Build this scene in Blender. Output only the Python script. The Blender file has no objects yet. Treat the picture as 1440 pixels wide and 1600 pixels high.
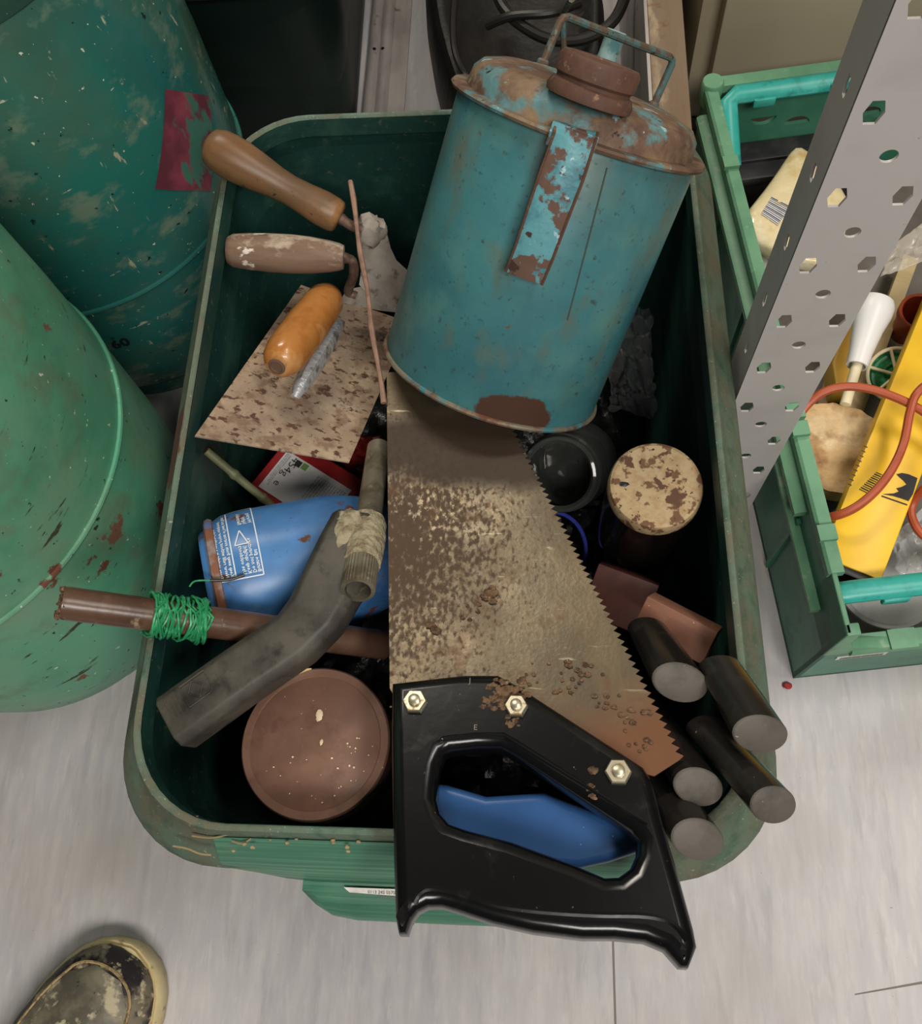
import bpy, bmesh, math, random
import numpy as np
from mathutils import Matrix, Vector, noise
random.seed(7)
SC = bpy.context.scene
COL = SC.collection

# ------------------------------------------------------------------ camera
FPX, CX, CY = 1440.0, 720.0, 800.0
CAMH = 0.80
_d = np.array([848.0 - CX, 1375.0 - CY, FPX]); _up = -_d / np.linalg.norm(_d)
_v = np.array([0, -1.0, 0]); _v = _v - _v.dot(_up) * _up; _v /= np.linalg.norm(_v)
_x = np.cross(_v, _up)
BAS = np.array([_x, _v, _up])                       # rows: world axes in camera axes (right, down, forward)
def ray(px, py):
    w = BAS @ np.array([px - CX, py - CY, FPX]); return w / np.linalg.norm(w)
def P(px, py, z):
    r = ray(px, py); t = (z - CAMH) / r[2]
    return Vector((r[0] * t, r[1] * t, CAMH + r[2] * t))
def PP(px, py, p0, n):                              # sight line meets the plane through p0 with normal n
    r = Vector(ray(px, py)); c = Vector((0, 0, CAMH)); p0 = Vector(p0); n = Vector(n)
    return c + r * ((p0 - c).dot(n) / r.dot(n))
def PXM(p):                                         # pixels per metre at a point
    q = BAS.T @ (np.array(p) - np.array([0, 0, CAMH])); return FPX / q[2]
cam = bpy.data.cameras.new('camera'); camo = bpy.data.objects.new('camera', cam); COL.objects.link(camo)
cam.sensor_fit = 'HORIZONTAL'; cam.sensor_width = 36.0; cam.lens = 36.0 * FPX / 1440.0
cam.clip_start = 0.01
r_, u_, b_ = Vector(BAS @ np.array([1, 0, 0])), Vector(BAS @ np.array([0, -1, 0])), Vector(BAS @ np.array([0, 0, -1]))
camo.matrix_world = Matrix(((r_.x, u_.x, b_.x, 0), (r_.y, u_.y, b_.y, 0), (r_.z, u_.z, b_.z, CAMH), (0, 0, 0, 1)))
SC.camera = camo

# ------------------------------------------------------------------ world, lights, exposure
w = bpy.data.worlds.new('world'); SC.world = w; w.use_nodes = True
bg = w.node_tree.nodes['Background']; bg.inputs[0].default_value = (1.0, 0.96, 0.9, 1); bg.inputs[1].default_value = 0.038
def area(name, loc, target, sx, sy, power, col):
    l = bpy.data.lights.new(name, 'AREA'); l.shape = 'RECTANGLE'; l.size = sx; l.size_y = sy; l.energy = power; l.color = col
    o = bpy.data.objects.new(name, l); COL.objects.link(o); o.location = loc
    o.rotation_euler = (Vector(target) - Vector(loc)).to_track_quat('-Z', 'Y').to_euler(); return o
area('ceiling_tube_light', (0.50, -1.15, 2.1), (0.05, 0.1, 0.1), 1.3, 0.5, 46, (1.0, 0.955, 0.89))
area('ceiling_tube_light_rear', (-0.62, 1.9, 2.4), (-0.05, 0.3, 0.2), 0.9, 0.3, 30, (1.0, 0.92, 0.80))
area('overhead_fill_light', (0.95, 0.40, 2.4), (0.0, 0.25, 0.0), 1.0, 0.3, 20, (1.0, 0.95, 0.88))  # added fill light that brightens the contents of the box
SC.view_settings.view_transform = 'Standard'; SC.view_settings.look = 'None'
SC.view_settings.gamma = 1.0; SC.view_settings.use_curve_mapping = False
SC.view_settings.exposure = -0.1

# ------------------------------------------------------------------ materials
def lin(c):
    return tuple(((x / 255) / 12.92 if x / 255 <= 0.04045 else ((x / 255 + 0.055) / 1.055) ** 2.4) for x in c) + (1.0,)
def L(c, s, lo, hi, d=6, st=(1, 1, 1), r=None, m=None, amt=1.0, k='noise', seed=0.0, rough=0.6, box=None):
    return dict(c=c, s=s, lo=lo, hi=hi, d=d, st=st, r=r, m=m, amt=amt, k=k, seed=seed, rough=rough, box=box)
_mi = [0]
def M(name, col, rough=0.5, metal=0.0, layers=(), bump=None, coat=0.0, trans=0.0, ior=1.45, spec=0.5, alpha=1.0):
    m = bpy.data.materials.new(name); m.use_nodes = True
    nt = m.node_tree; N = nt.nodes; K = nt.links; bs = N['Principled BSDF']
    bs.inputs['Base Color'].default_value = lin(col); bs.inputs['Roughness'].default_value = rough
    bs.inputs['Metallic'].default_value = metal; bs.inputs['Coat Weight'].default_value = coat
    bs.inputs['Transmission Weight'].default_value = trans; bs.inputs['IOR'].default_value = ior
    bs.inputs['Specular IOR Level'].default_value = spec; bs.inputs['Alpha'].default_value = alpha
    tc = N.new('ShaderNodeTexCoord'); _mi[0] += 1
    def coords(st, seed):
        a = N.new('ShaderNodeVectorMath'); a.operation = 'MULTIPLY_ADD'
        K.new(tc.outputs['Object'], a.inputs[0]); a.inputs[1].default_value = st
        a.inputs[2].default_value = (seed + _mi[0] * 1.37, seed * 2.1, seed * 0.7 + _mi[0]); return a.outputs[0]
    csock = None; rsock = None; msock = None; fac_for_bump = None
    for ly in layers:
        v = coords(ly['st'], ly['seed'])
        if ly['k'] == 'vor':
            t = N.new('ShaderNodeTexVoronoi'); t.inputs['Scale'].default_value = ly['s']; out = t.outputs['Distance']
        else:
            t = N.new('ShaderNodeTexNoise'); t.inputs['Scale'].default_value = ly['s']; t.inputs['Detail'].default_value = ly['d']
            t.inputs['Roughness'].default_value = ly['rough']; out = t.outputs['Fac']
        K.new(v, t.inputs['Vector'])
        mr = N.new('ShaderNodeMapRange'); mr.inputs['From Min'].default_value = ly['lo']; mr.inputs['From Max'].default_value = ly['hi']
        mr.inputs['To Max'].default_value = ly['amt']; K.new(out, mr.inputs['Value']); f = mr.outputs[0]
        if ly['box']:                                # keeps a stain to its own place: centre, half size in object space
            (bx, by, bz), (hx, hy, hz) = ly['box']
            s1 = N.new('ShaderNodeVectorMath'); s1.operation = 'SUBTRACT'; K.new(tc.outputs['Object'], s1.inputs[0]); s1.inputs[1].default_value = (bx, by, bz)
            s2 = N.new('ShaderNodeVectorMath'); s2.operation = 'DIVIDE'; K.new(s1.outputs[0], s2.inputs[0]); s2.inputs[1].default_value = (hx, hy, hz)
            s3 = N.new('ShaderNodeVectorMath'); s3.operation = 'LENGTH'; K.new(s2.outputs[0], s3.inputs[0])
            ad = N.new('ShaderNodeMath'); ad.operation = 'MULTIPLY_ADD'; K.new(out, ad.inputs[0]); ad.inputs[1].default_value = -1.2; K.new(s3.outputs['Value'], ad.inputs[2])
            mr2 = N.new('ShaderNodeMapRange'); mr2.inputs['From Min'].default_value = ly['hi']; mr2.inputs['From Max'].default_value = ly['lo']; mr2.inputs['To Max'].default_value = ly['amt']
            K.new(ad.outputs[0], mr2.inputs['Value']); f = mr2.outputs[0]
        if csock is None:
            rgb = N.new('ShaderNodeRGB'); rgb.outputs[0].default_value = lin(col); csock = rgb.outputs[0]
        mx = N.new('ShaderNodeMix'); mx.data_type = 'RGBA'; K.new(f, mx.inputs[0]); K.new(csock, mx.inputs[6]); mx.inputs[7].default_value = lin(ly['c']); csock = mx.outputs[2]
        for key, base in (('r', rough), ('m', metal)):
            if ly[key] is not None:
                mf = N.new('ShaderNodeMix'); mf.data_type = 'FLOAT'; K.new(f, mf.inputs[0])
                prev = rsock if key == 'r' else msock
                if prev is None: mf.inputs[2].default_value = base
                else: K.new(prev, mf.inputs[2])
                mf.inputs[3].default_value = ly[key]
                if key == 'r': rsock = mf.outputs[0]
                else: msock = mf.outputs[0]
    if csock is not None: K.new(csock, bs.inputs['Base Color'])
    if rsock is not None: K.new(rsock, bs.inputs['Roughness'])
    if msock is not None: K.new(msock, bs.inputs['Metallic'])
    if bump:
        s, st, dist = bump[0], bump[1], bump[2]
        v = coords(bump[3] if len(bump) > 3 else (1, 1, 1), 3.3)
        t = N.new('ShaderNodeTexNoise'); t.inputs['Scale'].default_value = s; t.inputs['Detail'].default_value = 5; K.new(v, t.inputs['Vector'])
        bp = N.new('ShaderNodeBump'); bp.inputs['Strength'].default_value = st; bp.inputs['Distance'].default_value = dist
        K.new(t.outputs['Fac'], bp.inputs['Height']); K.new(bp.outputs[0], bs.inputs['Normal'])
    return m

# ------------------------------------------------------------------ mesh building
class MB:
    def __init__(s): s.v = []; s.f = []
    def add(s, vs, fs, X=None):
        b = len(s.v)
        s.v += [tuple(X @ Vector(p)) if X is not None else tuple(p) for p in vs]
        s.f += [tuple(i + b for i in f) for f in fs]; return s
    def box(s, c, h, X=None):
        vs = [(c[0] + i * h[0], c[1] + j * h[1], c[2] + k * h[2]) for i in (-1, 1) for j in (-1, 1) for k in (-1, 1)]
        return s.add(vs, [(0, 1, 3, 2), (4, 6, 7, 5), (0, 4, 5, 1), (2, 3, 7, 6), (0, 2, 6, 4), (1, 5, 7, 3)], X)
    def loft(s, loops, X=None, cap0=True, cap1=True, wrap=False):
        n = len(loops[0]); vs = [p for l in loops for p in l]; fs = []
        m = len(loops)
        for a in range(m if wrap else m - 1):
            b = (a + 1) % m
            for i in range(n):
                j = (i + 1) % n; fs.append((a * n + i, a * n + j, b * n + j, b * n + i))
        if cap0 and not wrap: fs.append(tuple(range(n - 1, -1, -1)))
        if cap1 and not wrap: fs.append(tuple((m - 1) * n + i for i in range(n)))
        return s.add(vs, fs, X)
    def lathe(s, prof, n=48, X=None, cap0=True, cap1=True, wob=None):
        loops = [[(r * math.cos(2 * math.pi * i / n), r * math.sin(2 * math.pi * i / n), z) for i in range(n)] for r, z in prof]
        return s.loft(loops, X, cap0, cap1)
    def tube(s, pts, rad, n=12, caps=True, ell=None, closed=False, ref=None):
        pts = [Vector(p) for p in pts]; m = len(pts)
        if not hasattr(rad, '__len__'): rad = [rad] * m
        loops = []; prev = None
        for i, p in enumerate(pts):
            if closed: t = (pts[(i + 1) % m] - pts[i - 1]).normalized()
            else: t = (pts[min(i + 1, m - 1)] - pts[max(i - 1, 0)]).normalized()
            if prev is None:
                a = Vector(ref) if ref is not None else (Vector((0, 0, 1)) if abs(t.z) < 0.9 else Vector((1, 0, 0)))
            else: a = prev
            a = (a - a.dot(t) * t).normalized(); b = t.cross(a); prev = a
            ex, ey = ell if ell else (1, 1)
            loops.append([tuple(p + (a * math.cos(q) * ex + b * math.sin(q) * ey) * rad[i]) for q in [2 * math.pi * k / n for k in range(n)]])
        return s.loft(loops, None, caps, caps, wrap=closed)
    def prism(s, pts, d):                            # flat outline of 3D points pushed along the vector d
        n = len(pts); d = Vector(d); vs = [Vector(p) for p in pts] + [Vector(p) + d for p in pts]
        return s.add(vs, [tuple(range(n - 1, -1, -1)), tuple(range(n, 2 * n))] + [(i, (i + 1) % n, n + (i + 1) % n, n + i) for i in range(n)])
    def grid(s, fn, nu, nv):
        vs = [fn(i / nu, j / nv) for j in range(nv + 1) for i in range(nu + 1)]
        return s.add(vs, [(j * (nu + 1) + i, j * (nu + 1) + i + 1, (j + 1) * (nu + 1) + i + 1, (j + 1) * (nu + 1) + i) for j in range(nv) for i in range(nu)])

def finish(me, mat, angle=35):
    me.materials.clear(); me.materials.append(mat)
    me.polygons.foreach_set('use_smooth', [True] * len(me.polygons)); me.set_sharp_from_angle(angle=math.radians(angle)); me.update()
def link(name, me, parent=None):
    o = bpy.data.objects.new(name, me); COL.objects.link(o)
    if parent is not None: o.parent = parent
    return o
def W(o):                                            # world matrix of a part's chain (parts keep identity transforms)
    while o.parent is not None: o = o.parent
    return o.matrix_basis
def part(name, mb, mat, parent=None, world=False, bevel=0, seg=2, angle=35, label=None, subd=0, thick=0):
    me = bpy.data.meshes.new(name)
    vs = mb.v
    if world and parent is not None:
        I = W(parent).inverted(); vs = [tuple(I @ Vector(p)) for p in vs]
    me.from_pydata([tuple(p) for p in vs], [], mb.f)
    bm = bmesh.new(); bm.from_mesh(me)
    bmesh.ops.recalc_face_normals(bm, faces=bm.faces)
    if bevel: bmesh.ops.bevel(bm, geom=list(bm.edges), offset=bevel, segments=seg, profile=0.5, affect='EDGES', clamp_overlap=True)
    bm.to_mesh(me); bm.free(); finish(me, mat, angle)
    o = link(name, me, parent)
    if subd:
        md = o.modifiers.new('sub', 'SUBSURF'); md.levels = subd; md.render_levels = subd
    if thick:
        md = o.modifiers.new('sol', 'SOLIDIFY'); md.thickness = thick; md.offset = 0
    if label: o['label'] = label
    return o
def thing(name, label, cat, frame=None, group=None):
    o = bpy.data.objects.new(name, None); COL.objects.link(o); o.empty_display_size = 0.02
    if frame is not None: o.matrix_basis = frame if isinstance(frame, Matrix) else Matrix.Translation(frame)
    o['label'] = label; o['category'] = cat
    if group: o['group'] = group
    return o
def tag(o, label, cat, group=None):
    o['label'] = label; o['category'] = cat
    if group: o['group'] = group
    return o
def frame(o, z, x=None):                             # origin, z axis, rough x axis
    z = Vector(z).normalized(); x = Vector(x) if x is not None else (Vector((1, 0, 0)) if abs(z.x) < 0.9 else Vector((0, 1, 0)))
    x = (x - x.dot(z) * z).normalized(); y = z.cross(x)
    return Matrix(((x.x, y.x, z.x, o[0]), (x.y, y.y, z.y, o[1]), (x.z, y.z, z.z, o[2]), (0, 0, 0, 1)))
def curve_me(name, loops, ext, bev=0.0, res=2):      # 2D outline with holes, thickness 2*ext, rounded edges
    cu = bpy.data.curves.new(name, 'CURVE'); cu.dimensions = '2D'; cu.fill_mode = 'BOTH'
    cu.extrude = ext; cu.bevel_depth = bev; cu.bevel_resolution = res; cu.offset = -bev
    for lp in loops:
        sp = cu.splines.new('POLY'); sp.points.add(len(lp) - 1); sp.use_cyclic_u = True
        for q, p in zip(sp.points, lp): q.co = (p[0], p[1], 0, 1)
    return eval_me(name, cu)
def eval_me(name, cu):
    o = bpy.data.objects.new(name, cu); COL.objects.link(o)
    dg = bpy.context.evaluated_depsgraph_get(); dg.update()
    me = bpy.data.meshes.new_from_object(o.evaluated_get(dg), depsgraph=dg)
    bpy.data.objects.remove(o); bpy.data.curves.remove(cu); me.name = name
    return me
def plate(name, loops, ext, bev, mat, parent, X=None, res=2, angle=30):
    me = curve_me(name, loops, ext, bev, res)
    if X is not None: me.transform(X)
    finish(me, mat, angle); return link(name, me, parent)
def text(name, s, size, mat, parent, X, fn=None, ext=0.0, spacing=1.0, align='LEFT', bold=0.0):
    cu = bpy.data.curves.new(name, 'FONT'); cu.body = s; cu.size = size; cu.extrude = ext; cu.space_line = spacing; cu.align_x = align; cu.resolution_u = 2; cu.offset = bold
    me = eval_me(name, cu)
    if fn is not None:
        for v in me.vertices: v.co = fn(v.co)
    elif X is not None: me.transform(X)
    me.materials.clear(); me.materials.append(mat); return link(name, me, parent)
def joined(name, mes, mat, parent):                  # several flat print meshes into one part
    bm = bmesh.new()
    for me in mes: bm.from_mesh(me)
    me = bpy.data.meshes.new(name); bm.to_mesh(me); bm.free(); me.materials.append(mat); return link(name, me, parent)
def arc(pts, k=4):                                   # smooth a poly line (Catmull-Rom)
    pts = [Vector(p) for p in pts]; out = []
    for i in range(len(pts) - 1):
        a, b, c, d = pts[max(i - 1, 0)], pts[i], pts[i + 1], pts[min(i + 2, len(pts) - 1)]
        for j in range(k):
            t = j / k
            out.append(0.5 * ((2 * b) + (c - a) * t + (2 * a - 5 * b + 4 * c - d) * t * t + (3 * b - a - 3 * c + d) * t ** 3))
    out.append(pts[-1]); return out
def rrect(cx, cy, hx, hy, r, z, n=8):
    out = []
    for k, (sx, sy) in enumerate(((1, 1), (-1, 1), (-1, -1), (1, -1))):
        for i in range(n + 1):
            a = math.pi / 2 * (k + i / n)
            out.append((cx + sx * (hx - r) + r * math.cos(a), cy + sy * (hy - r) + r * math.sin(a), z))
    return out
def lump(mb, c, r, seed=0, n=10, sq=(1, 1, 1), amp=0.35, X=None):   # irregular clod
    for_l = []
    for i in range(1, n):
        th = math.pi * i / n
        lp = []
        for j in range(2 * n):
            ph = math.pi * j / n
            d = Vector((math.sin(th) * math.cos(ph), math.sin(th) * math.sin(ph), math.cos(th)))
            k = 1 + amp * noise.noise(d * 1.7 + Vector((seed, seed * 2.3, 0)))* 1.6
            lp.append((c[0] + d.x * r * k * sq[0], c[1] + d.y * r * k * sq[1], c[2] + d.z * r * k * sq[2]))
        for_l.append(lp)
    mb.loft(for_l, X)

RUST = (92, 58, 40); DIRT = (112, 98, 78)

def cyl_hit(X, R, px, py):                           # sight line meets a cylinder standing in frame X -> (azimuth, height)
    I = X.inverted(); o = I @ Vector((0, 0, CAMH)); d = (I.to_3x3() @ Vector(ray(px, py))).normalized()
    a = d.x ** 2 + d.y ** 2; b = 2 * (o.x * d.x + o.y * d.y); c = o.x ** 2 + o.y ** 2 - R * R
    D = max(b * b - 4 * a * c, 0); p = o + d * ((-b - math.sqrt(D)) / (2 * a)); return math.atan2(p.y, p.x), p.z

# ------------------------------------------------------------------ the setting
m_floor = M('floor_vinyl', (182, 178, 180), 0.38, layers=(
    L((196, 192, 190), 80, 0.42, 0.66, 8, (1, 0.16, 1)), L((162, 158, 160), 95, 0.54, 0.74, 8, (1, 0.15, 1), seed=5, amt=0.8),
    L((208, 204, 198), 190, 0.56, 0.74, 6, (1, 0.2, 1), seed=9, amt=0.6), L((170, 160, 150), 7, 0.46, 0.75, 6, seed=2, amt=0.6), L((110, 102, 94), 300, 0.735, 0.75, 3, seed=4)), bump=(350, 0.06, 0.001))
m_seam = M('seam_dirt', (120, 112, 104), 0.7)
m_wall = M('wall_paint', (205, 196, 180), 0.7, layers=(L((190, 180, 165), 6, 0.4, 0.7),))
fl = part('floor', MB().box((0, 1.1, -0.02), (2.2, 2.3, 0.02)), m_floor); fl['kind'] = 'structure'
s = P(955, 1455, 0); e = P(966, 1620, 0)
part('seam', MB().prism([(s.x, 0.0, 0.0001), (s.x + 0.0016, 0.0, 0.0001), (e.x + 0.0016, -0.7, 0.0001), (e.x, -0.7, 0.0001)], (0, 0, 0.0002)), m_seam, fl)
a = P(1335, 1553, 0); b = P(1470, 1528, 0)
part('scuff_mark', MB().prism([(a.x, a.y, 0.0001), (a.x, a.y - 0.0008, 0.0001), (b.x, b.y - 0.0018, 0.0001), (b.x, b.y, 0.0001)], (0, 0, 0.0002)), m_seam, fl)
wl = part('wall_back', MB().box((0, 3.42, 1.2), (2.2, 0.02, 1.2)), m_wall); wl['kind'] = 'structure'

# ------------------------------------------------------------------ green recycling box
m_box = M('box_plastic', (32, 66, 60), 0.36, layers=(L((56, 92, 78), 30, 0.5, 0.75, 8, (1, 0.4, 1)), L((112, 110, 88), 160, 0.62, 0.74, 8, amt=0.6, r=0.8),
    L((150, 142, 118), 420, 0.68, 0.74, 4, amt=0.7, r=0.8, seed=4)), bump=(300, 0.15, 0.001))
m_rim = M('rim_plastic', (82, 106, 90), 0.5, layers=(L((94, 92, 74), 35, 0.36, 0.62, 8, r=0.75), L((62, 84, 68), 90, 0.5, 0.7, 6, seed=3), L((168, 160, 134), 480, 0.64, 0.72, 4, amt=0.8, r=0.8, seed=6),
    L((84, 56, 44), 60, 0.45, 0.6, 8, r=0.85, seed=8, box=((-0.180, -0.012, 0.27), (0.010, 0.026, 0.05)))), bump=(420, 0.3, 0.001))
m_grain = M('front_plastic', (60, 110, 88), 0.4, layers=(L((92, 136, 112), 150, 0.45, 0.66, 8, (0.03, 1, 3)), L((122, 116, 90), 60, 0.64, 0.78, 8, amt=0.5, r=0.8)), bump=(160, 0.3, 0.001, (0.04, 1, 5)))
m_label = M('white_label', (228, 224, 216), 0.5, layers=(L((200, 192, 180), 90, 0.5, 0.7),))
m_ink = M('grey_ink', (120, 112, 108), 0.7)
BX, BY, HX, HY = -0.0620, 0.2707, 0.1842, 0.2657
def storage_box(name, label, cx, cy, hx, hy, H, mats, group=None):
    t = thing(name, label, 'storage box', (cx, cy, 0), group)
    k = H / 0.284
    def lp(i, z, r): return [(x * (1 - 0.032 * y / hy) if x > 0 else x, y, z_) for x, y, z_ in rrect(0, 0, hx - i, hy - i, r, z * k, 10)]
    outer = [lp(0.030, 0.0, 0.05), lp(0.026, 0.004, 0.052), lp(0.0078, 0.236, 0.06)]
    inner = [lp(0.0186, 0.268, 0.054), lp(0.0108, 0.262, 0.057), lp(0.0112, 0.16, 0.055), lp(0.031, 0.008, 0.045), lp(0.037, 0.005, 0.04)]
    part('body', MB().loft(outer + [lp(0.0150, 0.268, 0.06), lp(0.0170, 0.2818, 0.0575), lp(0.0181, 0.2836, 0.0565)] + inner), mats[0], t)
    rim = [lp(0.0080, 0.243, 0.061), lp(-0.003, 0.238, 0.067), lp(-0.0046, 0.241, 0.068), lp(-0.0044, 0.252, 0.068), lp(-0.0010, 0.2590, 0.066), lp(0.0068, 0.2695, 0.063), lp(0.0120, 0.2765, 0.061),
           lp(0.0128, 0.2830, 0.0605), lp(0.0142, 0.2850, 0.059), lp(0.0165, 0.2850, 0.058), lp(0.0178, 0.2838, 0.057), lp(0.0170, 0.2815, 0.0575), lp(0.0140, 0.2790, 0.059)]
    part('rim', MB().loft(rim, cap0=False, cap1=False, wrap=True), mats[1], t, angle=50)
    return t
bx = storage_box('recycling_box', 'scuffed green plastic storage box full of old tools, in the middle of the floor', BX, BY, HX, HY, 0.284, (m_box, m_rim))
# pull-out grip along the front edge: a sloping face, a label ledge and a lower lip
def front_section(x, t):                             # t: 0 at the ends, 1 in the middle
    yb = 0.0008 - 0.0062 * t; zb = 0.252 - 0.008 * t
    return [(x, 0.0160, 0.2768), (x, 0.0098, 0.2685), (x, 0.0034 - 0.0006 * t, 0.2592), (x, 0.0012 - 0.0022 * t, 0.252), (x, yb, zb - 0.004), (x, yb + 0.0006, zb - 0.008), (x, 0.006, zb - 0.009), (x, 0.0150, 0.262)]
xs = [P(px, 1340, 0.27).x for px in (335, 385, 430, 480, 560, 700, 820, 900, 960, 1000, 1040)]
ts = [0, 0.35, 0.75, 0.97, 1, 1, 1, 1, 0.9, 0.4, 0]
part('front_grip', MB().loft([front_section(x, t) for x, t in zip(xs, ts)]), m_grain, bx, world=True, angle=50)
def lip_section(x, t):
    y = -0.008 - 0.0165 * t
    return [(x, 0.010, 0.240), (x, -0.010, 0.2405), (x, y, 0.232), (x, y - 0.001, 0.226), (x, y + 0.003, 0.217), (x, 0.012, 0.212)]
xs = [P(px, 1400, 0.23).x for px in (478, 495, 520, 560, 700, 850, 930, 970, 990)]
part('lower_lip', MB().loft([lip_section(x, t) for x, t in zip(xs, (0.1, 0.55, 0.85, 0.98, 1, 1, 0.9, 0.5, 0.1))]), m_grain, bx, world=True, angle=50)
n_l = Vector((0, -0.35, 1)); p_l = Vector((0, -0.0125, 0.2400))
q = [PP(x, y, p_l, n_l) for x, y in ((537, 1386), (700, 1392), (700, 1406), (546, 1394))]
lb = part('label', MB().prism(q, (0, -0.0001, 0.0005)), m_label, bx, world=True, label='white printed sticker')
ex = (q[1] - q[0]).normalized(); ez = n_l.normalized(); I = W(bx).inverted()
text('print', '0113 240 0570 recycling\n        7374 000', 0.0026, m_ink, lb, I @ frame(q[0] + ex * 0.014 - ez.cross(ex) * 0.0028 + ez * 0.0012, ez, ex))

# black bin bag under the tools
m_bag = M('black_polythene', (20, 20, 22), 0.28, layers=(L((34, 33, 33), 30, 0.5, 0.7, r=0.5),), bump=(90, 0.5, 0.004))
def bagf(u, v):
    x = BX + (u - 0.5) * 0.272; y = BY + (v - 0.5) * 0.44
    n1 = noise.noise(Vector((x * 22, y * 22, 1))); n2 = noise.noise(Vector((x * 70, y * 70, 5)))
    return (x, y, 0.088 + 0.010 * n1 + 0.006 * (1 - abs(n2) * 2) - 0.03 * (max(abs(u - 0.5), abs(v - 0.5)) * 2) ** 6)
mb = MB().grid(bagf, 60, 90); nb = len(mb.v)
ring = [i for i in range(61)] + [61 * j + 60 for j in range(1, 91)] + [61 * 90 + i for i in range(59, -1, -1)] + [61 * j for j in range(89, 0, -1)]
mb.v += [(mb.v[i][0] * 0.96 + BX * 0.04, mb.v[i][1] * 0.96 + BY * 0.04, 0.009) for i in ring]
mb.f += [(ring[i], ring[(i + 1) % len(ring)], nb + (i + 1) % len(ring), nb + i) for i in range(len(ring))] + [tuple(nb + i for i in range(len(ring)))]
tag(part('bin_bag', mb, m_bag), 'crumpled black plastic bag lying under the tools in the green box', 'bag')

# ------------------------------------------------------------------ gas cylinders
def gas_cylinder(label, x, y, mat, prof, seam, group, guard=(0.088, 0.088, 0.44, 0.51)):
    t = thing('gas_cylinder', label, 'gas cylinder', (x, y, 0), group)
    part('body', MB().lathe(prof, 96), mat, t, angle=60)
    part('foot_ring', MB().lathe([(0.112, 0.0), (0.116, 0.0), (0.117, 0.036), (0.110, 0.036)], 64), mat, t)
    rz = seam; rr = max(p[0] for p in prof) + 0.0002
    part('weld_seam', MB().tube([(rr * math.cos(2 * math.pi * i / 96), rr * math.sin(2 * math.pi * i / 96), rz) for i in range(96)], 0.0022, 8, closed=True), mat, t)
    g0, g1, gz0, gz1 = guard
    sh = [[(q * math.cos(2 * math.pi * i / 64), q * math.sin(2 * math.pi * i / 64), z) for i in range(64)] for q, z in ((g0, gz0), (g1, gz1), (g1 + 0.003, gz1 + 0.006), (g1 + 0.006, gz1), (g0 + 0.006, gz0))]
    part('valve_guard', MB().loft(sh), mat, t)
    vb = part('valve', MB().lathe([(0.016, 0.45), (0.016, 0.47), (0.012, 0.472), (0.012, 0.495), (0.006, 0.5)], 24).tube([(0, 0, 0.483), (0, -0.04, 0.483)], 0.009, 16), m_brass, t, label='brass valve')
    return t
m_brass = M('brass', (150, 120, 64), 0.4, 0.9)
PR = [(0.10, 0.018), (0.122, 0.026), (0.137, 0.05), (0.144, 0.085), (0.1455, 0.13), (0.146, 0.20), (0.1455, 0.27), (0.144, 0.31), (0.138, 0.35), (0.125, 0.39), (0.105, 0.42), (0.075, 0.442), (0.04, 0.452), (0.016, 0.455)]
m_gas1 = M('worn_mint_paint', (88, 158, 126), 0.34, layers=(L((112, 150, 122), 9, 0.45, 0.7, 5), L((70, 138, 108), 16, 0.5, 0.7, 6, seed=2),
    L((108, 112, 88), 20, 0.54, 0.70, 8, amt=0.75, r=0.6, seed=3), L((60, 60, 46), 26, 0.645, 0.68, 10, (0.7, 0.7, 3), r=0.7, seed=11), L((104, 62, 46), 13, 0.655, 0.67, 7, r=0.8, seed=15), L((118, 84, 66), 24, 0.66, 0.68, 8, r=0.8, seed=31),
    L((48, 42, 34), 120, 0.665, 0.69, 5, r=0.8, seed=5), L((50, 44, 36), 60, 0.68, 0.70, 8, (0.5, 0.5, 2), r=0.8, seed=25), L((206, 214, 196), 170, 0.70, 0.72, 3, seed=21)), bump=(14, 0.12, 0.01))
m_gas2 = M('worn_teal_paint', (40, 108, 98), 0.17, layers=(L((32, 94, 94), 6, 0.4, 0.64, 5), L((72, 96, 76), 9, 0.46, 0.70, 6, amt=0.85, seed=3), L((54, 74, 60), 5, 0.52, 0.7, 5, amt=0.6, seed=43), L((110, 128, 108), 24, 0.55, 0.67, 10, (1, 1, 1.6), r=0.45, seed=7, amt=0.8),
    L((160, 160, 132), 50, 0.655, 0.685, 9, (2.4, 2.4, 0.6), r=0.6, seed=13), L((168, 176, 150), 42, 0.67, 0.69, 8, (0.6, 0.6, 2.4), r=0.6, seed=33), L((24, 40, 38), 100, 0.665, 0.69, 6, seed=17), L((190, 198, 180), 200, 0.70, 0.72, 3, seed=9)), bump=(10, 0.2, 0.01))
C1, C2 = (-0.436, 0.257), (-0.409, 0.563)
PR1 = [(r * 1.035, z * 1.19) for r, z in PR]; PR1[0] = (0.10, 0.018)
PR2 = [(r * 1.01, z * 1.04) for r, z in PR]
g1 = gas_cylinder('mint green gas cylinder with chipped paint and rust, beside the box, nearer one', C1[0], C1[1], m_gas1, PR1, 0.262, 'green gas cylinders', (0.088, 0.088, 0.525, 0.60))
g2 = gas_cylinder('dark teal gas cylinder with a red paint mark, behind the mint one', C2[0], C2[1], m_gas2, PR2, 0.186, 'green gas cylinders', (0.116, 0.126, 0.415, 0.462))
m_redp = M('red_paint', (142, 64, 80), 0.5, layers=(L((92, 44, 54), 16, 0.42, 0.56, 5, amt=0.9), L((60, 112, 98), 30, 0.55, 0.59, 8, (1, 1, 0.5), seed=5)))
X2 = Matrix.Translation((C2[0], C2[1], 0))
def on_cyl2(px, py):
    return cyl_hit(X2, 0.1485, px, py)
a0, z0 = on_cyl2(243, 296); a1, z1 = on_cyl2(330, 298); a2, z2 = on_cyl2(262, 140); a3, z3 = on_cyl2(328, 150)
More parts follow.
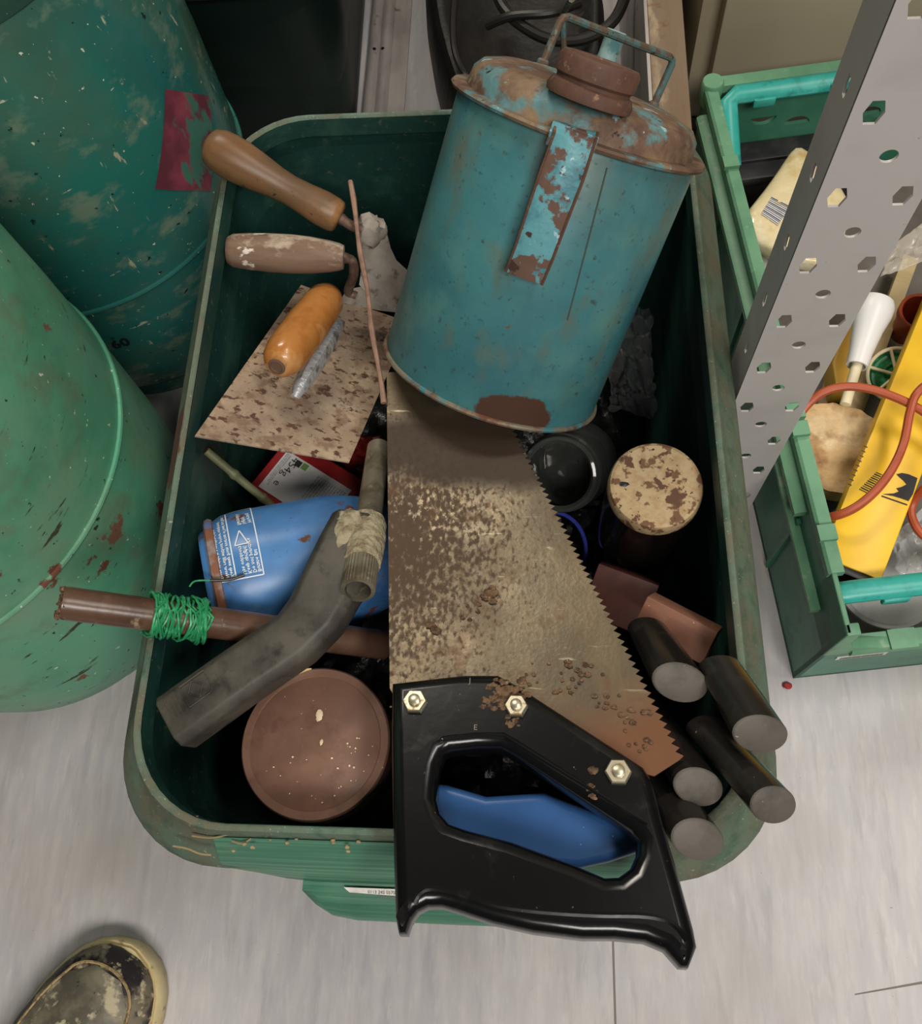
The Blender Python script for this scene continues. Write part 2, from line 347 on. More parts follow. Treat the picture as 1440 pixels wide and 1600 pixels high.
def redf(u, v):
    lo = a0 + (a1 - a0) * u; hi = a2 + (a3 - a2) * u; az = lo + (hi - lo) * v
    z = (z0 + (z1 - z0) * u) * (1 - v) + (z2 + (z3 - z2) * u) * v
    r = float(np.interp(z, [p[1] for p in PR2], [p[0] for p in PR2])) + 0.0008
    return (r * math.cos(az), r * math.sin(az), z)
part('paint_mark', MB().grid(redf, 12, 12), m_redp, g2, label='faded red paint mark')
m_blk = M('black_ink', (18, 26, 26), 0.6)
az, zz = on_cyl2(178, 546)
def wrap2(co): 
    q = az + co.x / 0.1482; return Vector((0.1482 * math.cos(q), 0.1482 * math.sin(q), zz + co.y))
text('number', '60', 0.016, m_blk, g2, None, fn=wrap2, bold=0.0006)

# ------------------------------------------------------------------ hand saw lying over the box
SP0, SN = Vector((0, 0.0, 0.3145)), Vector((0, 0.19, 1)).normalized()
SX = frame(SP0, SN, (1, 0, 0)); SI = SX.inverted()
def sw(px, py, off=0.0): 
    q = SI @ PP(px, py, SP0 + SN * off, SN); return (q.x, q.y)
m_blade = M('rusty_steel', (92, 84, 70), 0.32, 0.75, layers=(L((112, 100, 80), 30, 0.45, 0.62, 8, (1, 0.5, 1)), L((88, 74, 56), 12, 0.42, 0.66, 8, m=0.5, r=0.45, seed=2),
    L((92, 70, 48), 300, 0.52, 0.66, 8, (1, 0.7, 1), m=0.4, r=0.5, seed=6, amt=0.5), L((74, 54, 38), 360, -0.50, -0.34, 8, (1, 0.6, 1), m=0.25, r=0.65, seed=16, amt=0.85, box=((-0.095, 0.19, 0), (0.26, 0.32, 0.3))), L((96, 64, 40), 45, 0.58, 0.72, 10, m=0.3, r=0.6, seed=4, amt=0.8),
    L((176, 166, 140), 120, 0.66, 0.72, 4, (0.2, 1.5, 1), m=0.8, r=0.3, seed=23, amt=0.6),
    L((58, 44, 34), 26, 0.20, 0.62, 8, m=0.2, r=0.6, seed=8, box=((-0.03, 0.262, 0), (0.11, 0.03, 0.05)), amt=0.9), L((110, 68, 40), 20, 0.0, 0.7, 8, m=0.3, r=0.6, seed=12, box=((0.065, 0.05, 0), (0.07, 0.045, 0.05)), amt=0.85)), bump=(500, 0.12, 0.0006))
m_hand = M('black_bakelite', (13, 13, 14), 0.2, layers=(L((36, 34, 32), 40, 0.58, 0.74, 8, r=0.36, amt=0.6), L((96, 88, 76), 260, 0.70, 0.74, 5, r=0.8)), bump=(60, 0.05, 0.002))
m_zinc = M('zinc_bolt', (196, 188, 164), 0.32, 0.85, layers=(L((150, 132, 96), 300, 0.5, 0.66, r=0.5),))
m_clod = M('dried_dirt', (112, 86, 62), 0.95, layers=(L((70, 52, 38), 300, 0.45, 0.6), L((150, 126, 96), 500, 0.6, 0.7)), bump=(600, 0.8, 0.002))
saw = thing('hand_saw', 'large rusty hand saw with black plastic handle, lying across the green box', 'saw', SX)
t0, t1 = sw(766, 612), sw(1061, 1188)
nt = 58; teeth = []
tv = Vector((t1[0] - t0[0], t1[1] - t0[1])); tn = Vector((-tv.y, tv.x)).normalized()
for i in range(nt):
    q = Vector(t0) + tv * (i / nt); r = Vector(t0) + tv * ((i + 0.75) / nt)
    teeth += [tuple(q), tuple(r + tn * 0.0030)]
    if False: pass
teeth.append(t1)
outl = [sw(604, 583), sw(650, 580)] + teeth + [sw(1022, 1213), sw(985, 1205), sw(880, 1150), sw(800, 1120), sw(700, 1100), sw(622, 1100), sw(609, 1076)]
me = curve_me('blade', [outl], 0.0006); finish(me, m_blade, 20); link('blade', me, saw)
ho = [(612, 1067), (723, 1054), (778, 1054), (809, 1071), (1005, 1198), (1021, 1222), (1034, 1277), (1060, 1365), (1084, 1452), (1089, 1479), (1076, 1512), (1062, 1511), (1038, 1484), (1007, 1471), (960, 1466), (910, 1466), (832, 1456), (770, 1442),
      (716, 1424), (690, 1416), (668, 1416), (652, 1424), (642, 1438), (635, 1459), (622, 1459), (617, 1432), (614, 1340), (612, 1253), (611, 1150)]
hh = [(687, 1200), (694, 1180), (704, 1174), (745, 1170), (782, 1170), (800, 1180), (880, 1232), (985, 1300), (996, 1316), (994, 1336), (984, 1358), (966, 1371), (944, 1372), (898, 1352), (800, 1316), (728, 1297), (702, 1288), (688, 1272), (682, 1250), (684, 1225)]
XH = Matrix.Translation((0, 0, 0.0015))
plate('handle', [[sw(*p, 0.008) for p in ho], [sw(*p, 0.006) for p in hh]], 0.0035, 0.0068, m_hand, saw, XH, res=4, angle=60)
# raised bead round the finger hole and lip along the grip edge
q3 = lambda l, z: [(*sw(x, y, z), z) for x, y in l]
part('hole_border', MB().tube(arc(q3([(690, 1160), (694, 1153), (740, 1149), (782, 1150), (800, 1158), (880, 1208), (1012, 1288)], 0.0112), 4), 0.0013, 8), m_hand, saw)
part('grip_lip', MB().tube(arc(q3([(646, 1412), (656, 1396), (675, 1389), (720, 1398), (780, 1416), (850, 1425), (930, 1430), (1010, 1432), (1050, 1444), (1072, 1470)], 0.0106), 5), 0.0018, 8), m_hand, saw)
for px, py, r in ((648, 1097, 0.0066), (806, 1104, 0.0062), (965, 1207, 0.0068)):
    x, y = sw(px, py, 0.012); X = Matrix.Translation((x, y, 0.0100))
    bo = part('bolt', MB().lathe([(r * 1.12, 0), (r * 1.12, 0.001), (r, 0.0014), (r, 0.004), (r * 0.9, 0.0047)], 6, X), m_zinc, saw, angle=15)
    part('bolt_tip', MB().lathe([(r * 0.5, 0.004), (r * 0.48, 0.0062), (r * 0.3, 0.0068)], 20, X), m_zinc, bo)
mb = MB(); rnd = random.Random(3)
def clods(mb, pts, X=None, zoff=0.0112, base=0.0):
    for i, (px, py, n, sp, r) in enumerate(pts):
        for k in range(n):
            x, y = sw(px + rnd.gauss(0, sp), py + rnd.gauss(0, sp * 0.7), zoff)
            lump(mb, (x, y, zoff + r * 0.3), r * rnd.uniform(0.5, 1.2), rnd.random() * 50, 5, (1.3, 1, 0.6))
clods(mb, [(790, 1085, 70, 14, 0.0016), (772, 1098, 20, 10, 0.0013), (800, 1130, 18, 6, 0.0012), (925, 1205, 4, 3, 0.0018), (922, 1230, 14, 4, 0.0010), (928, 1245, 8, 5, 0.0009), (700, 1120, 6, 40, 0.0007)])
d = part('dirt', mb, m_clod, saw, label='crumbs of dried dirt'); d['kind'] = 'stuff'
mb = MB()
clods(mb, [(763, 930, 18, 7, 0.0018), (676, 985, 8, 4, 0.0020), (735, 960, 5, 20, 0.0010), (905, 1050, 16, 14, 0.0013), (985, 1120, 10, 14, 0.0012), (880, 1070, 8, 12, 0.0011), (945, 1100, 10, 16, 0.0011), (1005, 1165, 8, 12, 0.0010), (840, 1060, 8, 16, 0.0009)], zoff=0.0008)
d = part('blade_dirt', mb, m_clod, saw, label='crumbs of dried dirt on the blade'); d['kind'] = 'stuff'
m_emb = M('worn_emboss', (120, 110, 92), 0.6)
for ch, px, py in (('J', 736, 1063), ('E', 743, 1136)):
    x, y = sw(px, py, 0.0119); text('moulded_letter', ch, 0.0042, m_emb, saw, Matrix.Translation((x - 0.0012, y - 0.0015, 0.01185)))

# ------------------------------------------------------------------ teal fuel can
Bc = P(767, 585, 0.240); CA = Vector((0.337, 0.574, 0.746)).normalized(); CL, CR = 0.172, 0.0752
CXm = frame(Bc, CA, (1, 0, 0)); CI = CXm.inverted()
def can_l(px, py, z): 
    q = CI @ PP(px, py, CXm @ Vector((0, 0, z)), CA); return q
def can_s(px, py, R=CR): return cyl_hit(CXm, R, px, py)
def cp(az, z, R): return Vector((R * math.cos(az), R * math.sin(az), z))
ra, rz = can_s(812, 640); rp = cp(ra, rz, CR)
m_can = M('teal_can_paint', (66, 122, 126), 0.42, layers=(L((54, 104, 112), 14, 0.42, 0.66, 6), L((84, 130, 126), 26, 0.5, 0.72, 8, seed=2), L((92, 100, 86), 30, 0.53, 0.68, 10, (1, 1, 0.6), amt=0.8, r=0.6, seed=3), L((70, 92, 84), 10, 0.5, 0.7, 6, amt=0.6, seed=13),
    L((50, 72, 72), 240, 0.60, 0.70, 6, r=0.65, seed=5, amt=0.85), L((94, 72, 54), 60, 0.68, 0.72, 8, r=0.8, seed=9), L((74, 48, 36), 55, 0.9, 1.05, 7, r=0.75, seed=6, box=((rp.x, rp.y, rz - 0.006), (0.0165, 0.0165, 0.0095)))), bump=(30, 0.12, 0.003))
m_lid = M('rusted_lid', (102, 78, 62), 0.66, layers=(L((132, 110, 84), 30, 0.45, 0.62, 8), L((86, 62, 52), 60, 0.5, 0.64, 8, seed=3), L((92, 132, 134), 34, 0.525, 0.60, 10, r=0.5, seed=7), L((150, 186, 190), 70, 0.64, 0.67, 6, r=0.45, seed=9), L((28, 26, 24), 80, 0.65, 0.68, 7, seed=11)), bump=(160, 0.5, 0.002))
m_rust = M('brown_rust', (92, 64, 50), 0.72, layers=(L((82, 56, 46), 90, 0.45, 0.65, 8), L((140, 104, 78), 200, 0.6, 0.72)), bump=(260, 0.4, 0.001))
m_strap = M('flaking_teal', (96, 156, 164), 0.45, layers=(L((72, 128, 140), 60, 0.5, 0.62), L((102, 76, 64), 46, 0.52, 0.545, 8, r=0.75, seed=4), L((64, 44, 38), 80, 0.60, 0.64, 8, r=0.8, seed=8), L((160, 196, 204), 100, 0.64, 0.67, seed=2)), bump=(120, 0.4, 0.002))
m_seamd = M('dark_seam', (64, 74, 68), 0.7)
m_wire = M('teal_wire', (92, 124, 122), 0.5, 0.3, layers=(L((104, 84, 68), 120, 0.45, 0.58, 8, r=0.7), L((60, 50, 44), 260, 0.6, 0.68)))
can = thing('fuel_can', 'battered teal metal fuel can with rusty domed lid, leaning in the box', 'can', CXm)
part('body', MB().lathe([(0.070, 0.002), (CR - 0.001, 0.0), (CR, 0.002), (CR, CL - 0.004), (CR - 0.002, CL)], 96), m_can, can, angle=50)
m_bead = M('worn_bead', (128, 120, 100), 0.55, 0.3, layers=(L((104, 66, 46), 60, 0.45, 0.6, r=0.8), L((70, 128, 136), 40, 0.55, 0.62, seed=2)))
part('bottom_bead', MB().tube([(0.0757 * math.cos(2 * math.pi * i / 96), 0.0757 * math.sin(2 * math.pi * i / 96), 0.0014) for i in range(96)], 0.0019, 8, closed=True), m_bead, can)
lidp = [(CR - 0.001, CL - 0.003), (CR + 0.0042, CL - 0.0025), (CR + 0.0052, CL - 0.0008), (CR + 0.0042, CL + 0.0006), (CR - 0.0035, CL + 0.0010), (CR - 0.0042, CL + 0.004), (CR - 0.0052, CL + 0.0105), (CR - 0.0095, CL + 0.0155), (CR - 0.019, CL + 0.0185), (0.04, CL + 0.020), (0.0, CL + 0.0205)]
part('lid', MB().lathe(lidp[:-1] + [(0.002, CL + 0.0205)], 96), m_lid, can, angle=32)
ct = can_l(931, 121, CL + 0.030); Xc = Matrix.Translation((ct.x, ct.y, CL + 0.018))
part('cap', MB().lathe([(0.0235, 0), (0.0240, 0.003), (0.0225, 0.0065), (0.0205, 0.0075), (0.0205, 0.009), (0.0222, 0.0105), (0.0222, 0.0185), (0.0208, 0.0205), (0.017, 0.0205), (0.016, 0.0195), (0.002, 0.0195)], 40, Xc), m_rust, can)
sp = can_l(946, 98, CL + 0.022); Xs = Matrix.Translation((sp.x, sp.y, CL + 0.018))
m_sp = M('pale_teal_spout', (150, 180, 178), 0.45, layers=(L((92, 140, 144), 70, 0.48, 0.6), L((110, 84, 66), 60, 0.6, 0.66, r=0.8, seed=3)))
spt = part('spout', MB().lathe([(0.0085, 0), (0.0078, 0.012), (0.0078, 0.020), (0.0092, 0.022), (0.0092, 0.025), (0.0075, 0.027), (0.0055, 0.027), (0.005, 0.014)], 28, Xs), m_sp, can)
f0, f1 = can_l(848, 97, CL + 0.018), can_l(1021, 163, CL + 0.012)
hd = (f1 - f0); hd.z = 0; hd.normalize(); hn = hd.cross(Vector((0, 0, 1))); wn = CXm.to_3x3() @ hn; w0 = CXm @ f0
b0, b1 = CI @ PP(879, 24, w0, wn), CI @ PP(1053, 92, w0, wn)
def corner(a, b, c, k=0.004):
    a, b, c = Vector(a), Vector(b), Vector(c); return [b + (a - b).normalized() * k, b + (a - b).normalized() * k * 0.3 + (c - b).normalized() * k * 0.3, b + (c - b).normalized() * k]
part('bail_handle', MB().tube([f0 - Vector((0, 0, 0.004))] + corner(f0, b0, b1) + corner(b0, b1, f1) + [f1 - Vector((0, 0, 0.004))], 0.0026, 10), m_wire, can)
for f in (f0, f1): part('handle_socket', MB().lathe([(0.0045, -0.004), (0.0038, 0.001), (0.0028, 0.002)], 16, Matrix.Translation(f)), m_lid, can)
# strap handle down the side: standing off the wall, edges turned in
sl = []
for pl, pr, R in (((868, 190), (934, 208), CR + 0.004), ((866, 207), (929, 224), CR + 0.011), ((846, 262), (910, 283), CR + 0.013), ((825, 325), (885, 347), CR + 0.013), ((805, 385), (862, 408), CR + 0.012), ((790, 424), (846, 445), CR + 0.010)):
    (aL, zL), (aR, zR) = can_s(*pl, R), can_s(*pr, R)
    rowp = [cp(aL + (aR - aL) * k, zL + (zR - zL) * k, R + 0.0016 * math.sin(math.pi * k)) for k in (0, 0.25, 0.5, 0.75, 1)]
    inn = [cp(aR, zR, R - 0.003), cp(aR - (aR - aL) * 0.05, zR, R - 0.003)] + [cp(aL + (aR - aL) * k, zL + (zR - zL) * k, R - 0.0012 + 0.0016 * math.sin(math.pi * k)) for k in (0.75, 0.5, 0.25)] + [cp(aL + (aR - aL) * 0.05, zL, R - 0.003), cp(aL, zL, R - 0.003)]
    sl.append([tuple(p) for p in rowp + inn])
part('strap_handle', MB().loft(sl), m_strap, can, angle=40)
mbe = MB().tube([Vector(r[0]) for r in sl], 0.0008, 6); part('rusty_edge', mbe, m_rust, can); part('rusty_edge', MB().tube([Vector(r[4]) for r in sl], 0.0010, 6), m_rust, can)
(aL, zL), (aR, zR) = can_s(868, 190), can_s(934, 208)
part('strap_bracket', MB().loft([[tuple(cp(a, z, R)) for a, R in ((aL, CR), (aL, CR + 0.008), (aR, CR + 0.008), (aR, CR))] for z in ((zL + zR) / 2 - 0.012, (zL + zR) / 2)]), m_strap, can)
e0, e1 = can_s(948, 262), can_s(886, 500)
part('side_seam', MB().tube([cp(e0[0] + (e1[0] - e0[0]) * k / 12, e0[1] + (e1[1] - e0[1]) * k / 12, CR) for k in range(13)], 0.0005, 6), m_seamd, can)

# ------------------------------------------------------------------ blue gas canister on its side
b0w, b1w = P(324, 915, 0.232), P(558, 870, 0.208)
BXm = frame(b0w, b1w - b0w, (0, 0, 1)); BR = 0.0455
m_blue = M('blue_enamel', (66, 112, 164), 0.34, layers=(L((78, 134, 192), 12, 0.45, 0.65), L((52, 96, 150), 18, 0.52, 0.7, seed=3), L((142, 152, 160), 24, 0.60, 0.72, 8, amt=0.6, seed=5), L((134, 84, 54), 42, 0.64, 0.67, 8, r=0.75, seed=7), L((34, 48, 66), 300, 0.68, 0.72, 4, seed=2), L((96, 58, 40), 36, 0.60, 0.64, 8, r=0.8, seed=9)), bump=(40, 0.06, 0.002))
m_band = M('worn_band', (148, 144, 146), 0.5, layers=(L((128, 84, 62), 36, 0.45, 0.56, 8, r=0.8), L((80, 118, 168), 50, 0.56, 0.64, seed=4)))
m_wprint = M('white_print', (206, 214, 220), 0.5)
cyl = thing('camping_gas_canister', 'blue rusty gas canister lying on its side under the brown pipe', 'gas canister', BXm)
part('body', MB().lathe([(0.036, 0.004), (0.0395, 0.008), (0.0435, 0.016), (0.0450, 0.025), (BR, 0.034), (BR, 0.082), (0.0445, 0.094), (0.041, 0.108), (0.036, 0.123), (0.026, 0.129), (0.014, 0.131)], 72), m_blue, cyl, angle=60)
part('foot_ring', MB().lathe([(0.031, 0.001), (0.0335, 0.0), (0.0355, 0.002), (0.0380, 0.009), (0.034, 0.009)], 64), m_blue, cyl)
part('worn_band', MB().tube([(0.0402 * math.cos(2 * math.pi * i / 72), 0.0402 * math.sin(2 * math.pi * i / 72), 0.0075) for i in range(72)], 0.0032, 8, closed=True), m_band, cyl, label='pale band above the foot ring')
part('valve', MB().lathe([(0.012, 0.129), (0.012, 0.142), (0.009, 0.144), (0.009, 0.139)], 24), m_brass, cyl, label='brass valve')
ca, cz = cyl_hit(BXm, BR, 340, 918); ca2, cz2 = cyl_hit(BXm, BR, 414, 890); cz3 = cyl_hit(BXm, BR, 333, 850)[1]
zp0, zp1 = cz, cz2; a_bot = (ca + ca2) / 2; sgn = 1 if cyl_hit(BXm, BR, 380, 830)[0] > a_bot else -1
def wr(co):                                          # text x runs round the can, text y runs toward the foot
    a = a_bot + sgn * co.x / BR; z = zp1 - (zp1 - zp0) * 0.04 + co.y
    r = float(np.interp(z, (0.008, 0.016, 0.025, 0.034, 0.082, 0.094), (0.0395, 0.0435, 0.0450, BR, BR, 0.0445))) + 0.0005
    return Vector((r * math.cos(a), r * math.sin(a), z))
mes = []
def strip(u0, v0, u1, v1, w=0.0008):
    d = Vector((u1 - u0, v1 - v0)); n = max(2, int(d.length / 0.003)); q = Vector((-d.y, d.x)).normalized() * w / 2; mbx = MB()
    vs = []
    for i in range(n + 1):
        c = Vector((u0, v0)) + d * (i / n)
        for s in (-1, 1): vs.append(tuple(wr(Vector((c.x + q.x * s, c.y + q.y * s, 0)))))
    mbx.add(vs, [(2 * i, 2 * i + 1, 2 * i + 3, 2 * i + 2) for i in range(n)]); me = bpy.data.meshes.new('s'); me.from_pydata(mbx.v, [], mbx.f); mes.append(me)
WP = zp1 - zp0; LP = 0.062
for a_ in ((0, 0, LP, 0), (0, -WP, LP, -WP), (0, 0, 0, -WP), (0, -WP * 0.56, LP, -WP * 0.56), (LP, 0, LP, -WP)): strip(*a_)
strip(0.022, -WP * 0.47, 0.022, -WP * 0.2); strip(0.022, -WP * 0.47, 0.033, -WP * 0.33); strip(0.022, -WP * 0.2, 0.033, -WP * 0.33)
def wtext(s, size, u, v):
    cu = bpy.data.curves.new('t', 'FONT'); cu.body = s; cu.size = size; cu.resolution_u = 1; cu.space_line = 0.9; cu.offset = 0.00008
    me = eval_me('t', cu)
    for p in me.vertices: p.co = wr(Vector((p.co.x + u, p.co.y + v, 0)))
    mes.append(me)
wtext('Butane gas\nDo not puncture\nKeep upright\nUse outdoors', 0.0034, 0.002, -WP * 0.10); wtext('Warning\nhighly\nflammable', 0.0036, 0.038, -WP * 0.12)
wtext('Keep away from sources of heat and flame', 0.0031, 0.002, -WP * 0.66); wtext('Never refill without proper equipment', 0.0031, 0.002, -WP * 0.76)
wtext('Store upright in a ventilated place', 0.0031, 0.002, -WP * 0.88); wtext('Return empty to the supplier', 0.0031, 0.002, -WP * 0.97)
joined('warning_panel', mes, m_wprint, cyl)['label'] = 'white printed warning panel'
m_gw = M('green_plastic', (38, 132, 84), 0.35, layers=(L((70, 168, 112), 200, 0.5, 0.65),)); m_blackpl = M('black_plastic', (24, 23, 22), 0.4)
def bl(px, py, o=0.002):
    a, z = cyl_hit(BXm, BR + o, px, py); return BXm @ cp(a, z, BR + o)
wire = thing('wire_offcut', 'short green wire with black sleeve on the blue canister', 'wire', bl(330, 908))
part('strand', MB().tube(arc([bl(296, 917), bl(305, 908), bl(330, 907)], 4), 0.0006, 8), m_gw, wire, world=True)
part('sleeve', MB().tube(arc([bl(328, 907), bl(358, 906), bl(382, 898)], 4), 0.0010, 8), m_blackpl, wire, world=True)

# ------------------------------------------------------------------ brown pipe with green string
m_pipe = M('brown_paint', (92, 68, 54), 0.28, layers=(L((74, 52, 42), 30, 0.45, 0.66, 6), L((150, 128, 106), 70, 0.64, 0.72, 8, r=0.6, seed=3), L((120, 96, 70), 16, 0.62, 0.72, 6, seed=5)), bump=(60, 0.15, 0.002))
p0, p1 = P(98, 942, 0.327), P(602, 1008, 0.220)
ax = (p1 - p0).normalized(); PX_ = frame(p0, ax, (0, 0, 1)); PL = (p1 - p0).length; PRd = 0.0094
pipe = thing('brown_pipe', 'brown painted pipe wrapped in green string, resting over the box rim', 'pipe', PX_)
part('tube', MB().lathe([(0.0070, 0.03), (0.0072, 0.0), (0.0090, -0.001), (PRd, 0.002), (PRd, PL)], 32), m_pipe, pipe)
mb = MB()
for k in range(16):
    a = random.uniform(0, 6); lump(mb, (0.0075 * math.cos(a), 0.0075 * math.sin(a), random.uniform(-0.002, 0.003)), random.uniform(0.0012, 0.0026), k * 3.1, 5)
part('plaster_crust', mb, m_clod, pipe, label='crumbly pale crust at the open end')
I_ = PX_.inverted(); zs0 = (I_ @ P(236, 960, 0.295)).z; zs1 = (I_ @ P(322, 972, 0.29)).z
pts = []
rs = random.Random(5)
for k in range(44 * 14):
    tt = k / (44 * 14); a = 2 * math.pi * k / 14; turn = int(tt * 44)
    zc = zs0 + (zs1 - zs0) * (0.5 - 0.5 * math.cos(tt * math.pi * 5)) + (0.0055 * math.sin(turn * 2.4)) * math.sin(a + turn * 1.3)
    rr_ = PRd + 0.0009 + 0.0030 * tt + 0.0006 * math.sin(turn * 5.1); pts.append((rr_ * math.cos(a), rr_ * math.sin(a), zc))
part('string_wrap', MB().tube(pts, 0.00075, 6), m_gw, pipe, label='green plastic string')

# ------------------------------------------------------------------ bent black grip tool with metal tube
m_grip = M('dusty_rubber', (58, 54, 49), 0.5, layers=(L((84, 79, 70), 24, 0.45, 0.68, 8, r=0.6), L((40, 37, 34), 60, 0.55, 0.7, seed=3), L((126, 114, 94), 300, 0.7, 0.74, seed=5)), bump=(200, 0.12, 0.001))
m_alu = M('dull_metal', (146, 138, 120), 0.42, 0.6, layers=(L((104, 94, 78), 50, 0.45, 0.62, 8, r=0.6), L((176, 166, 140), 90, 0.58, 0.68, seed=3)), bump=(300, 0.15, 0.001))
m_cement = M('cement_crust', (158, 148, 122), 0.95, layers=(L((128, 114, 90), 120, 0.45, 0.6, 8), L((186, 178, 150), 60, 0.58, 0.7, seed=3)), bump=(260, 0.9, 0.003))
tool = thing('bent_grip_tool', 'angled black grip tool with a metal tube and crusty collar, left of the saw', 'tool', P(480, 1000, 0.25))
path = [(P(274, 1131, 0.272), 0.0166, 0.014), (P(376, 1058, 0.278), 0.0162, 0.014), (P(463, 999, 0.283), 0.0160, 0.0135), (P(494, 964, 0.285), 0.0172, 0.0135), (P(522, 912, 0.283), 0.0186, 0.0135), (P(543, 858, 0.280), 0.0170, 0.0135), (P(557, 815, 0.275), 0.0145, 0.012)]
lps = []
for i, (p, wd, hh_) in enumerate(path):
    t = (path[min(i + 1, 6)][0] - path[max(i - 1, 0)][0]).normalized(); s = t.cross(Vector((0, 0, 1))).normalized(); n = s.cross(t)
    c = 0.005
    lps.append([tuple(p + s * a + n * b) for a, b in ((wd - c, hh_), (wd, hh_ - c), (wd, -hh_ + c), (wd - c, -hh_), (-wd + c, -hh_), (-wd, -hh_ + c), (-wd, hh_ - c), (-wd + c, hh_))])
part('grip', MB().loft(lps), m_grip, tool, world=True, bevel=0.0015, angle=50)
# moulded warning panel near the grip end
t = (path[1][0] - path[0][0]).normalized(); s = t.cross(Vector((0, 0, 1))).normalized(); n = s.cross(t)
mb = MB(); o = path[0][0] + n * 0.0144 + t * 0.006
def mline(u0, v0, u1, v1): mb.tube([o + t * u0 - s * v0, o + t * u1 - s * v1], 0.0004, 5)
for u in (0.000, 0.0025, 0.005, 0.0075): mline(u, -0.002, u, 0.011)
for a_ in ((0.011, -0.002, 0.026, -0.002), (0.026, -0.002, 0.028, 0.000), (0.028, 0, 0.028, 0.0115), (0.011, 0.0115, 0.028, 0.0115), (0.011, -0.002, 0.011, 0.0115), (0.014, 0.005, 0.019, 0.0105), (0.019, 0.0105, 0.024, 0.005), (0.024, 0.005, 0.019, -0.0005), (0.019, -0.0005, 0.014, 0.005)): mline(*a_)
part('moulded_mark', mb, m_grip, tool, world=True)
ta, tb = P(559, 923, 0.300), P(592, 700, 0.240); TX = frame(ta, tb - ta, (1, 0, 0)); TI = W(tool).inverted() @ TX; TL = (tb - ta).length
kn = [[((0.0096 if (i % 2) else 0.0100) * math.cos(2 * math.pi * i / 64), (0.0096 if (i % 2) else 0.0100) * math.sin(2 * math.pi * i / 64), z) for i in range(64)] for z in (0.0005, 0.022)]
part('knurled_end', MB().loft([[(0.0076 * math.cos(2 * math.pi * i / 64), 0.0076 * math.sin(2 * math.pi * i / 64), z) for i in range(64)] for z in (0.03, 0.0)] + kn, TI, cap0=True, cap1=True), m_alu, tool, angle=25)
part('tube', MB().lathe([(0.0092, 0.02), (0.0092, 0.060), (0.0080, 0.062), (0.0080, TL)], 28, TI), m_alu, tool)
cr = []
for j in range(10):
    z = 0.022 + 0.036 * j / 9; base = 0.0112 + 0.001 * math.sin(math.pi * j / 9)
    cr.append([((base + 0.0011 * noise.noise(Vector((math.cos(2 * math.pi * i / 32) * 4, math.sin(2 * math.pi * i / 32) * 4, j * 1.1)))) * math.cos(2 * math.pi * i / 32), (base + 0.0011 * noise.noise(Vector((math.cos(2 * math.pi * i / 32) * 4, math.sin(2 * math.pi * i / 32) * 4, j * 1.1 + 9)))) * math.sin(2 * math.pi * i / 32), z) for i in range(32)])
part('crusty_collar', MB().loft(cr, TI), m_cement, tool, label='cement crusted collar')
mb = MB(); lump(mb, P(544, 842, 0.289), 0.0105, 4.2, 9, (0.8, 1.5, 0.6)); lump(mb, P(547, 815, 0.285), 0.0075, 7.2, 8, (1.2, 1, 0.8))
part('cement_lump', mb, m_cement, tool, world=True)

# ------------------------------------------------------------------ jars, tub and small containers in the box
m_lidb = M('brown_lid', (116, 86, 71), 0.45, layers=(L((132, 98, 82), 26, 0.45, 0.68, 6), L((102, 72, 60), 50, 0.52, 0.68, seed=2), L((224, 200, 168), 330, 0.715, 0.735, 3, seed=4), L((206, 172, 132), 60, 0.74, 0.75, 6, seed=7)), bump=(200, 0.1, 0.001))
m_glassd = M('brown_glass', (58, 54, 40), 0.08, trans=0.6, ior=1.5, layers=(L((40, 36, 28), 30, 0.5, 0.7),))
lc = P(490, 1159, 0.247); JR = 0.0455
jar = thing('brown_lidded_jar', 'glass jar with a broad brown plastic lid, left of the saw handle', 'jar', frame((lc.x + 0.004, lc.y - 0.004, 0.100), (lc - Vector((lc.x + 0.004, lc.y - 0.004, 0.100)))))
JH = 0.145
part('body', MB().lathe([(0.036, 0.0), (0.039, 0.003), (0.0415, 0.012), (0.0415, JH - 0.038), (0.040, JH - 0.028), (0.0395, JH - 0.010), (0.0375, JH - 0.010), (0.0375, JH - 0.03), (0.0395, 0.012), (0.036, 0.006), (0.001, 0.005)], 64), m_glassd, jar)
n = 120
rib = lambda r, z: [((r + (0.0005 if i % 2 else 0)) * math.cos(2 * math.pi * i / n), (r + (0.0005 if i % 2 else 0)) * math.sin(2 * math.pi * i / n), z) for i in range(n)]
cir = lambda r, z: [(r * math.cos(2 * math.pi * i / n), r * math.sin(2 * math.pi * i / n), z) for i in range(n)]
part('lid', MB().loft([cir(0.0400, JH - 0.020), rib(JR - 0.0008, JH - 0.020), rib(JR - 0.0006, JH - 0.004), cir(JR, JH - 0.003), cir(JR, JH - 0.0012), cir(JR - 0.001, JH), cir(JR - 0.0052, JH + 0.0002), cir(JR - 0.0058, JH - 0.0006), cir(JR - 0.0064, JH - 0.0002), cir(0.002, JH)]), m_lidb, jar, angle=40)
m_foam = M('cream_seal', (214, 186, 132), 0.7)
pa = W(jar).inverted() @ P(448, 1062, 0.247); a = math.atan2(pa.y, pa.x)
part('seal', MB().tube([((JR - 0.0004) * math.cos(a + t), (JR - 0.0004) * math.sin(a + t), JH + 0.0002) for t in [(-0.36 + 0.72 * k / 16) for k in range(17)]], [0.0004 + 0.0017 * math.sin(math.pi * k / 16) for k in range(17)], 8), m_foam, jar, label='cream lid seal showing at the edge')
mb = MB(); rj = random.Random(2)
for k in range(26):
    r = JR * math.sqrt(rj.random()) * 0.8; a2 = rj.uniform(3.2, 6.4); lump(mb, (r * math.cos(a2), r * math.sin(a2), JH + 0.0003), rj.choice((0.0004, 0.0005, 0.0007)), k, 4)
